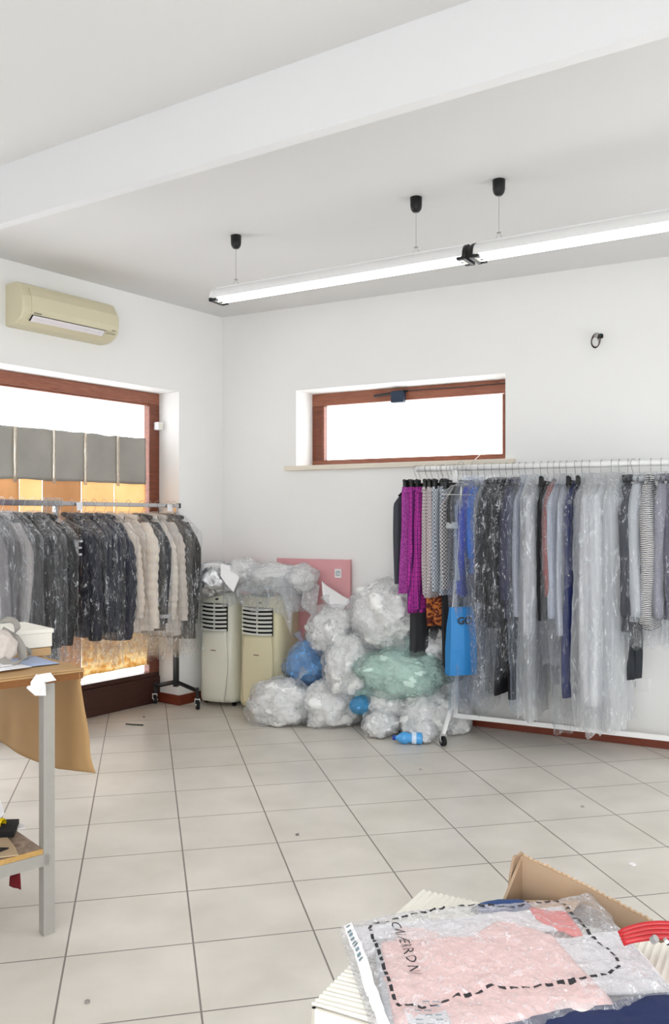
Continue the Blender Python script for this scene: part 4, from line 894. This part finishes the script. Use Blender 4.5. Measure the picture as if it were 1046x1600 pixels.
# ------------------------------------------------------------------ cutting table (left foreground)
TC = Vector((-.872, 2.98, 0)); E1 = Vector((-.743, -.669, 0)); E2 = Vector((-.669, .743, 0))
def TF(p): return TC+E1*p[0]+E2*p[1]+Vector((0,0,p[2]))
r = empty('cutting_table', TC); tag(r, 'grey metal cutting table with kraft covered top at the left edge', 'table')
MB().span((0, 0, .845), (1.5, .82, .868), TF).build('table_top', M['kraft_edge'], r)
for k in range(4): MB().span((-.004+.003*(k % 2), -.004*(k % 2), .8685+.0035*k), (1.5, .81, .8715+.0035*k), TF).build('kraft_layer', M['kraft_pale'] if k % 2 else M['kraft'], r)
lx, ly = .125, .012
for (a_, b_) in ((lx, ly), (1.35, ly), (lx, .57), (1.35, .57)):
    MB().span((a_-.02, b_-.02, 0), (a_+.02, b_+.02, .845), TF).build('leg', M['grey_paint'], r, bevel=.002)
MB().span((lx, ly-.02, .235), (1.35, ly+.02, .275), TF).build('shelf_bar', M['grey_paint'], r)
MB().span((lx, .55, .235), (1.35, .59, .275), TF).build('shelf_bar', M['grey_paint'], r)
MB().span((lx+.02, ly-.012, .275), (1.35, .58, .293), TF).build('shelf', M['chip'], r)
MB().span((lx+.02, ly-.016, .2745), (1.35, ly-.011, .292), TF).build('shelf_edge', M['chip_edge'], r)
# kraft paper hanging off the right end
def hang(u, v):
    y = -.005+.82*u; z = .872-(.355+.05*sin(u*2.4)-.02*u)*v
    x = -.006-.012*sin(v*3)-.045*v*v*max(0, 1-u*5)+.012*mn.noise(Vector((u*4, v*3, 1)))
    yy = y-.028*v*v*max(0, 1-u*6)
    return TF((x+.02, yy+.004, z))
o = MB().grid(hang, 24, 24).build('kraft_paper_sheet', M['kraft_pale'], smooth=True, solid=.002); tag(o, 'brown kraft paper hanging down off the end of the cutting table', 'paper')
# things on the table
def flat_sheet(x0, x1, y0, y1, z, rz, name, mat, label, cat, grp=None, seed=0, amp=.002):
    cx_, cy_ = (x0+x1)/2, (y0+y1)/2
    def fn(u, v):
        x, y = (x0-cx_)+(x1-x0)*u, (y0-cy_)+(y1-y0)*v
        return TF((cx_+x*cos(rz)-y*sin(rz), cy_+x*sin(rz)+y*cos(rz), z+amp*(1+mn.noise(Vector((u*3+seed, v*3, 0))))))
    return tag(MB().grid(fn, 8, 8).build(name, mat, smooth=True, solid=.001), label, cat, grp)
zt0 = .8835
flat_sheet(.03, .9, .12, .6, zt0, 0, 'blue_paper', M['blue_paper'], 'pale blue paper sheet covering the back of the table top', 'paper')
for k in range(4):
    flat_sheet(.16+.02*k, .75, .05+.03*k, .34+.02*k, zt0+.006+.005*k, .08*(k-1.5), 'pattern_sheet', M['white_paper'], ['white pattern sheet at the bottom of the stack on the table', 'white pattern sheet, second from the bottom of the table stack', 'white pattern sheet, second from the top of the table stack', 'white pattern sheet on top of the stack under the webbing'][k], 'paper', 'pattern sheets on the table', seed=k)
# webbing straps
def ribbon(pts, wd, name, mat, label, cat):
    pts = [Vector(p) for p in pts]; n_ = len(pts); fine = []
    for i in range(n_-1):
        p0_, p1_, p2_, p3_ = pts[max(0, i-1)], pts[i], pts[i+1], pts[min(n_-1, i+2)]
        for s in range(8):
            t_ = s/8; fine.append(.5*((2*p1_)+(p2_-p0_)*t_+(2*p0_-5*p1_+4*p2_-p3_)*t_**2+(3*p1_-p0_-3*p2_+p3_)*t_**3))
    fine.append(pts[-1]); V = []
    for i, p in enumerate(fine):
        tg = (fine[min(i+1, len(fine)-1)]-fine[max(0, i-1)]).normalized(); side = tg.cross(Vector((.35, -1, .25)).normalized()).cross(tg).normalized() if False else Vector((.5, .55, .65)).normalized()
        side = (side-tg*side.dot(tg)).normalized(); V += [p-side*wd/2, p+side*wd/2]
    return tag(MB().add(V, [(2*i, 2*i+1, 2*i+3, 2*i+2) for i in range(len(fine)-1)]).build(name, mat, smooth=True, solid=.0025), label, cat)
Yb = 2.98
ribbon([at(-30, 985, Yb), at(-5, 1022, 2.95), at(14, 1040, 2.93), at(33, 1034, 2.98), at(35, 1018, 3.02), at(26, 1000, 3.04), at(14, 992, 3.06), at(2, 985, 3.04)], .03, 'webbing_strap', M['webbing'], 'grey webbing strap looped over the pattern sheets, large front loop', 'strap')
ribbon([at(-20, 992, 3.08), at(-4, 974, 3.08), at(10, 968, 3.08), at(24, 972, 3.1), at(27, 985, 3.1), at(18, 995, 3.12)], .022, 'webbing_strap', M['webbing'], 'grey webbing strap standing in a small upper loop on the table', 'strap')
ribbon([at(30, 1030, 3.1), at(44, 1026, 3.12), at(47, 1018, 3.14), at(38, 1012, 3.15)], .014, 'webbing_strap', M['webbing'], 'thin grey strap end curling behind the large loop', 'strap')
c = at(2, 1012, 2.99); t = blob(c, (.05, .05, .055), 61, .15, flat=False, sub=4).build('cloth_bundle', simple('pale_pink_cloth', (206,196,190), .9, bump=.4), smooth=True); tag(t, 'pale crumpled cloth bundle behind the webbing on the table', 'cloth')
# white storage box behind the table
t = empty('kraft_carton', TF((.03, .46, .884))); tag(t, 'small flat kraft box under the white box on the far table corner', 'box')
MB().span((-.03, .33, .884), (.13, .6, .914), TF).build('box_body', M['kraft'], t, bevel=.002)
MB().span((-.031, .45, .885), (.131, .48, .915), TF).build('packing_tape', M['kraft_pale'], t)
t = empty('white_box', TF((.03, .46, .915))); tag(t, 'white film wrapped box on top of the flat kraft box', 'box')
MB().span((-.035, .33, .916), (.125, .6, .975), TF).build('box_body', M['white_card'], t, bevel=.004)
MB().span((-.04, .325, .968), (.13, .605, .985), TF).build('lid', M['white_card'], t, bevel=.004)
# paper labels taped at the leg head
ll = TF((lx, ly-.02, .845)); 
def lab_quad(pp, name, lab, Y, mat=M['white_paper'], th=.0012):
    P_ = [at(x, y, Y+dy) for x, y, dy in pp]; n_ = len(P_)
    V = P_+[p+Vector((0, .0015, 0)) for p in P_]
    o = MB().add(V, [tuple(range(n_)), tuple(range(n_, 2*n_))[::-1]]+[(i, (i+1) % n_, n_+(i+1) % n_, n_+i) for i in range(n_)]).build(name, mat); return tag(o, lab, 'label', 'paper labels stuck on the table leg')
Yl = ll.y-.035
lab_quad([(41, 1075, 0), (57, 1053, 0), (71, 1064, 0), (62, 1083, 0), (55, 1087, 0), (48, 1081, 0)], 'paper_label', 'white paper label sticking out left of the table leg head', Yl)
lab_quad([(47, 1087, .004), (55, 1087, .004), (64, 1077, .004), (71, 1066, .004), (72, 1087, .004)], 'paper_label', 'white paper label hanging lowest on the table leg head', Yl)
lab_quad([(59, 1054, .002), (79, 1051, .006), (88, 1063, .004), (72, 1066, 0)], 'paper_label', 'white paper label folded across the table leg head', Yl)
# things on the shelf
zs = .296
def shelf_pt(px, py, z=zs): return at_z(px, py, z)
c = shelf_pt(4, 1298, zs); t = empty('yellow_roll', (c.x, c.y, zs)); tag(t, 'yellow plastic roll core on the lower shelf', 'roll')
pA, pB = c+Vector((0, 0, .022)), c+Vector((-.10, .03, .022))
MB().tube([pB, pA, pA+Vector((.003, -.001, 0))], [.022, .022, .017], 18, cap=False).tube([pA+Vector((.003, -.001, 0)), pB], .015, 18, cap=False).build('roll_wall', M['yellow'], t, smooth=True)
MB().tube([pB, pB-Vector((.01, 0, 0))], .021, 18).build('roll_bottom', M['yellow'], t)
def cloth_pile(pp, z, name, mat, lab, cat='cloth', th=.004):
    P_ = [shelf_pt(x, y, z) for x, y in pp]; k = MB().prism([(q.x, q.y) for q in P_], z, z+th); return tag(k.build(name, mat, bevel=.001), lab, cat)
cloth_pile([(-30, 1290), (30, 1288), (22, 1308), (-30, 1312)], zs, 'black_cloth', M['blackcloth'], 'folded black cloth on the lower shelf beside the yellow roll', th=.02)
cloth_pile([(24, 1291), (38, 1287), (40, 1295), (28, 1297)], zs, 'paper_scrap', M['white_paper'], 'pale scrap behind the black cloth on the lower shelf', 'scrap')
cloth_pile([(-30, 1312), (12, 1310), (24, 1325), (29, 1337), (-30, 1345)], zs, 'pattern_card', simple('tan_card', (188,166,134)), 'tan pattern card lying on the lower shelf edge', 'cardboard')
cloth_pile([(-20, 1325), (14, 1326), (2, 1331), (-20, 1335)], zs+.0045, 'black_scrap', M['blackcloth'], 'narrow black scrap on the tan pattern card')
c = at(24, 1362, 2.84)
o = MB().grid(lambda u, v: at(17+13*u+(3*v if u > .5 else -2*v), 1340+44*v+(6*u if v > .9 else 0), 2.87+.02*sin(u*3+v*2)), 6, 8).build('red_ribbon', M['darkred'], smooth=True, solid=.002); tag(o, 'dark red cloth strip hanging below the lower shelf', 'cloth')
quad_sheet([at(-20, 1218, 3.0), at(1, 1252, 3.0), at(7, 1272, 3.0), at(-20, 1300, 3.0)], 'paper_sheet', M['white_paper'], 'white paper standing on the lower shelf at the left photo edge', 'paper', .01, 3)
quad_sheet([at(40, 1345, 2.98), at(51, 1343, 2.98), at(47, 1349, 2.97), at(44, 1349, 2.97)], 'paper_scrap', M['white_paper'], 'tiny white scrap sticking out under the shelf by the leg', 'scrap', .001, 3)

# ------------------------------------------------------------------ cartons (right foreground)
ZW = .66
A_ = Vector((-.035, 1.299, 0)); Bc = Vector((.172, 1.685, 0)); wu = (Bc-A_).normalized(); wv = Vector((wu.y, -wu.x, 0)); WL = (Bc-A_).length
def WF(p): return A_+wu*p[0]+wv*p[1]+Vector((0,0,p[2]))
r = empty('white_carton', WF((WL/2, .35, 0))); tag(r, 'large white corrugated carton with open flaps under the printed garment bag', 'box')
WW = .66
for a_, b_, nme in (((0, 0), (.006, WW), 'side'), ((WL-.006, 0), (WL, WW), 'side'), ((0, 0), (WL, .006), 'side'), ((0, WW-.006), (WL, WW), 'side')):
    MB().span((a_[0], a_[1], 0), (b_[0], b_[1], ZW), WF).build(nme, M['white_card'], r)
MB().span((0, 0, 0), (WL, WW, .006), WF).build('bottom', M['white_card'], r)
ribm = checks('white_corrugation', (240,236,226), (214,208,196), 1, 'check')
def ribbed(fn, nu, nv, nme): return MB().grid(fn, nu, nv).build(nme, M['white_card'], r, solid=.003)
# flaps folded inwards, ribbed surface
ribbed(lambda u, v: WF((.0+WL*u, .0+.19*v, ZW+.006+.0018*sin(u*WL*2*pi/.012)+.008*v)), 160, 8, 'flap')
ribbed(lambda u, v: WF((WL-.17*v, .0+WW*u, ZW+.012+.0018*sin(u*WW*2*pi/.012)+.006*v)), 220, 8, 'flap')
MB().span((.008, .008, .5), (WL-.01, WW-.01, ZW+.004), WF).build('packed_layer', M['white_paper'], r, bevel=.01)

# brown carton behind
BCn = Vector((.369, 1.70, 0)); cu = Vector((.76, -.65, 0)).normalized(); cv = Vector((-cu.y, cu.x, 0))*-1
def CF(p): return BCn+cu*p[0]+cv*p[1]+Vector((0,0,p[2]))
r = empty('brown_carton', CF((.25, .15, 0))); tag(r, 'torn brown corrugated carton full of clothes at the lower right', 'box')
def topz(x): return .735-.075*min(1, x/.35)**1.2+.003*mn.noise(Vector((x*60, 0, 0)))
def cwall(fn_xy, Ln_, zf, nme, nu=60, par=r): return MB().grid(lambda u, v: (lambda q: Vector((q.x, q.y, zf(u*Ln_)*v)))(fn_xy(u*Ln_)), nu, 6).build(nme, M['carton'], par, solid=.006)
cwall(lambda x: CF((x, 0, 0)), .62, topz, 'back_wall')
cwall(lambda x: CF((0, x, 0)), .30, lambda x: .735-.25*min(1, x/.28), 'side_wall', 30)
cwall(lambda x: CF((.62, x, 0)), .30, lambda x: .62, 'side_wall', 10)
cwall(lambda x: CF((x, .30, 0)), .62, lambda x: .44, 'front_wall', 10)
MB().span((0, 0, 0), (.62, .3, .006), CF).build('bottom', M['carton'], r)
MB().grid(lambda u, v: CF((.0-.012*sin(v*3), -.004+.035*u, .59+.150*v+.004*mn.noise(Vector((u*9, v*20, 0))))), 4, 12).build('corner_flap', M['carton'], r, solid=.005)
e = MB()
for k in range(60):
    x = .005+k*.010; e.tube([CF((x, 0, topz(x)-.002)), CF((x+.005, .003, topz(x)+.002)), CF((x+.010, 0, topz(x+.01)-.002))], .0028, 4)
e.build('torn_edge', M['carton_edge'], r)
MB().grid(lambda u, v: CF((.03+.10*u, .035+.06*v-.05*u, .665+.012*u+.008*sin(v*3))), 8, 4).build('inner_flap', M['carton_edge'], r, solid=.004)
# clothes inside
def lump(c, rd, seed, nme, mat, lab, cat='cloth', rot=0, amp=.10): 
    return tag(blob(c, rd, seed, amp, flat=False, sub=4, rot=rot, freq=1.5).build(nme, mat, smooth=True), lab, cat)
lump(CF((.12, .12, .60)), (.15, .10, .06), 71, 'dark_garment', cloth((24,22,26)), 'black garment folded inside the brown carton', rot=-.7)
lump(CF((.36, .13, .57)), (.16, .09, .05), 75, 'blue_jeans', M['denim'], 'blue denim garment inside the brown carton beside the red handles', rot=-.7)
lump(Vector((.315, 1.60, .665)), (.06, .03, .022), 77, 'denim_bundle', M['denim'], 'blue denim fold with dark end poking up left of the brown carton corner', rot=.15)
lump(Vector((.262, 1.592, .668)), (.010, .014, .012), 78, 'dark_button_end', M['black_plastic'], 'small dark end piece at the tip of the blue denim fold', 'trim')
# red leather handles
for k in range(4):
    pts = []
    for i in range(17):
        v = i/16; pts.append(at(968+2*k+125*v, 1459+5*k-(16-2*k)*sin(pi*min(1, v*.95))**.7, 1.40-.008*k-.02*v))
    o = MB().tube(pts, .0045, 10).build('leather_handle', M['red_leather'], smooth=True)
    tag(o, ['red leather handle furthest back in the carton', 'red leather handle, second from the back', 'red leather handle, third from the back', 'red leather handle nearest the white flap'][k], 'handle', 'red leather handles in the carton')
t = MB().tube([at(1020, 1470, 1.34), at(1026, 1466, 1.335)], .006, 8).tube([at(1040, 1472, 1.33), at(1044, 1470, 1.33)], .006, 8).build('metal_clip', M['chrome']); tag(t, 'small chrome clips under the red leather handles', 'clip')

# navy garments lying in the white carton, nearer the camera
def slab(p00, p10, p11, p01, nme, mat, lab, cat='cloth', th=.02, amp=.012, seed=0, nu=40, nv=30):
    a, b_, c_, d_ = [Vector(q) for q in (p00, p10, p11, p01)]
    def top(u, v):
        p = a*(1-u)*(1-v)+b_*u*(1-v)+c_*u*v+d_*(1-u)*v
        e_ = min(u, v, 1-u, 1-v); return p+Vector((0, 0, amp*mn.noise(Vector((p.x*12+seed, p.y*12, seed)))+amp*.6*(1-2*abs(mn.noise(Vector((p.x*26, p.y*26+seed, 0)))))-(th*.5*(1-min(1, e_*14))**2)))
    return tag(MB().grid(top, nu, nv).build(nme, mat, smooth=True, solid=th), lab, cat)
slab((.20, 1.00, .665), (.62, .98, .665), (.60, 1.30, .672), (.22, 1.20, .668), 'navy_coat', M['navy'], 'navy blue wool coat spread under the printed bag at the bottom edge', th=.03, amp=.006, seed=4)
slab((.44, 1.29, .665), (.62, 1.22, .66), (.62, 1.36, .665), (.47, 1.42, .668), 'navy_trousers', M['navy'], 'navy cloth peeking out right of the printed bag corner', th=.02, amp=.006, seed=9)
MB_ = MB().tube([Vector((.405, 1.05, .678)), Vector((.40, 1.12, .682)), Vector((.395, 1.20, .684))], .0015, 6).build('blue_thread', simple('blue_thread', (70,90,170))); tag(MB_, 'lighter blue seam thread on the navy coat at the bottom edge', 'thread')

# folded shirt and cards inside the printed bag
ZB = .708
gb = empty('printed_garment_bag', (.25, 1.4, ZB-.02)); tag(gb, 'clear printed garment bag with dashed black border lying on the cartons', 'garment bag')
def bagz(x, y): 
    q = Vector((x*8, y*8, 2)); z = ZB+.010*mn.noise(q)+.006*(1-2*abs(mn.noise(Vector((x*17, y*22, 5)))))+.0035*(1-2*abs(mn.noise(Vector((x*40, y*48, 7)))))
    return z+.012*max(0, 1-((x-.22)/.22)**2-((y-1.36)/.18)**2)
BTL, BTR, BBR, BBL = Vector((.008, 1.505, 0)), Vector((.492, 1.61, 0)), Vector((.515, 1.255, 0)), Vector((.075, 1.075, 0))
def bag_uv(u, v):
    p = BTL*(1-u)*(1-v)+BTR*u*(1-v)+BBR*u*v+BBL*(1-u)*v
    return p.x, p.y
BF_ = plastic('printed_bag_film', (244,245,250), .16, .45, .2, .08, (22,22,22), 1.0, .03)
def bag_top(u, v, lift=0):
    x, y = bag_uv(u, v); e_ = min(u, v, 1-u, 1-v); 
    return Vector((x, y, bagz(x, y)+lift-.03*(1-min(1, e_*8))**2))
MB().grid(lambda u, v: bag_top(u, v), 110, 90).build('film', BF_, gb, smooth=True)
MB().grid(lambda u, v: (lambda q: Vector((q[0], q[1], ZB-.034)))(bag_uv(u, v)), 10, 10).build('back_film', BF_, gb, smooth=True)
MB().grid(lambda u, v: bag_top(.012+.028*u, v, .0015), 2, 60).build('white_seam', M['white_paper'], gb, smooth=True)
inkm = MB()
for k in range(9): inkm.grid(lambda u, v: bag_top(.017+.012*u, .05+k*.035+.018*v, .003), 1, 2)
inkm.build('seam_print', M['ink_soft'], gb)
# dashed border
def on_bag(px, py): 
    Y = (CAMH-ZB)*F/(py-CY); return ((px-CX)/F*Y, Y)
corners = [on_bag(*q) for q in ((583, 1452), (700, 1427), (815, 1420), (865, 1411), (882, 1420), (925, 1473), (962, 1505), (968, 1520), (945, 1535), (880, 1546), (760, 1560), (660, 1585), (636, 1582), (618, 1570), (595, 1510), (577, 1462), (583, 1452))]
path = []
for i in range(len(corners)-1):
    a, b_ = Vector(corners[i]), Vector(corners[i+1]); n_ = max(2, int((b_-a).length/.003))
    path += [a.lerp(b_, j/n_) for j in range(n_)]
dash = MB(); acc = 0; i = 0; step = 6
while i+step < len(path):
    seg = path[i:i+5]; V = []
    for j, p in enumerate(seg):
        tg = (seg[min(j+1, 4)]-seg[max(j-1, 0)]).normalized(); nn = Vector((-tg.y, tg.x))*.0026
        for s in (-1, 1): q = p+nn*s; V.append((q.x, q.y, bagz(q.x, q.y)+.0018))
    dash.add(V, [(2*j, 2*j+1, 2*j+3, 2*j+2) for j in range(4)]); i += step
dash.build('dashed_border', M['tag_ink'], gb)
# lettering along the left border, reading towards the camera
p0_, p1_ = Vector(on_bag(611, 1452)), Vector(on_bag(650, 1560)); td = (p1_-p0_).normalized(); tn = Vector((-td.y, td.x))
if tn.x < 0: tn = -tn
Lt = (p1_-p0_).length
def tf(co):
    q = p0_+td*co.x+tn*co.y; return Vector((q.x, q.y, bagz(q.x, q.y)+.002))
text_mesh('CALIFERRONI', 1.0, lambda co: tf(Vector((co.x*Lt/9.3, co.y*Lt/8.6, 0))), 'lettering', M['tag_ink'], gb)
# contents are things of their own
slab((.09, 1.17, ZB-.018), (.40, 1.24, ZB-.018), (.36, 1.44, ZB-.016), (.08, 1.42, ZB-.016), 'pink_shirt', M['pink_cloth'], 'folded pale pink shirt inside the printed bag', th=.012, amp=.006, seed=3)
for k_, (ax, ay, bx_, by_, rz_) in enumerate([(.12, 1.20, .13, .10, .5), (.25, 1.22, .12, .09, -.4), (.17, 1.33, .14, .07, .2), (.31, 1.34, .09, .10, .9), (.10, 1.40, .07, .05, -.2)]):
    q_ = [Vector((ax+x_*cos(rz_)-y_*sin(rz_), ay+x_*sin(rz_)+y_*cos(rz_)+.03, ZB-.012)) for x_, y_ in ((0, 0), (bx_, 0), (bx_, by_), (0, by_))]
    slab(*q_, 'shirt_fold', [M['pink_cloth'], simple('pale_pink', (246,224,220), .85, var=.05, bump=.3), simple('rose_pink', (240,190,186), .85, var=.08, bump=.3)][k_ % 3],
         'pink cloth fold in the printed bag, '+['nearest the white label sheet', 'at the lower right of the shirt', 'in the middle below the coral collar', 'at the right beside the tissue paper', 'small one beside the lettering'][k_], th=.005, amp=.005, seed=30+k_, nu=20, nv=16)
slab((.20, 1.38, ZB-.010), (.30, 1.37, ZB-.010), (.29, 1.43, ZB-.010), (.19, 1.44, ZB-.010), 'coral_cloth', simple('spotted_coral', (232,150,132), .9, var=.2, scale=70), 'coral spotted collar part on the pink shirt', th=.005, amp=.003, seed=6, nu=16, nv=12)
slab((.36, 1.50, ZB-.02), (.43, 1.47, ZB-.02), (.42, 1.55, ZB-.02), (.355, 1.57, ZB-.02), 'red_garment', M['coral_cloth'], 'red coral cloth at the upper right inside the printed bag', th=.008, amp=.006, seed=8, nu=20, nv=16)
slab((.07, 1.20, ZB-.014), (.115, 1.19, ZB-.014), (.105, 1.44, ZB-.013), (.065, 1.44, ZB-.013), 'grey_card', M['grey_card'], 'grey card strip behind the lettering in the printed bag', 'card', th=.002, amp=.002, seed=1, nu=12, nv=24)
slab((.105, 1.135, ZB-.004), (.165, 1.15, ZB-.004), (.155, 1.25, ZB-.003), (.098, 1.245, ZB-.003), 'shirt_label', M['white_paper'], 'white printed label sheet inside the printed bag near the bottom', 'label', th=.001, amp=.001, seed=2, nu=10, nv=16)
m = MB()
for k in range(7):
    y = 1.16+k*.011
    for j in range(3):
        if (k+j) % 3: m.span((.112+j*.014, y, ZB+.002), (.112+j*.014+.010, y+.0025, ZB+.0025))
tag(m.build('label_print', M['ink_soft']), 'faint grey print on the white label sheet in the bag', 'print')
slab((.30, 1.30, ZB-.024), (.52, 1.30, ZB-.026), (.50, 1.50, ZB-.026), (.33, 1.46, ZB-.024), 'tissue_paper', M['white_paper'], 'white tissue paper in the right half of the printed bag', 'paper', th=.004, amp=.004, seed=12)
slab((.04, 1.40, ZB-.022), (.42, 1.50, ZB-.024), (.42, 1.58, ZB-.024), (.02, 1.49, ZB-.022), 'tissue_paper', M['white_paper'], 'white tissue paper along the far edge of the printed bag', 'paper', th=.004, amp=.004, seed=14)
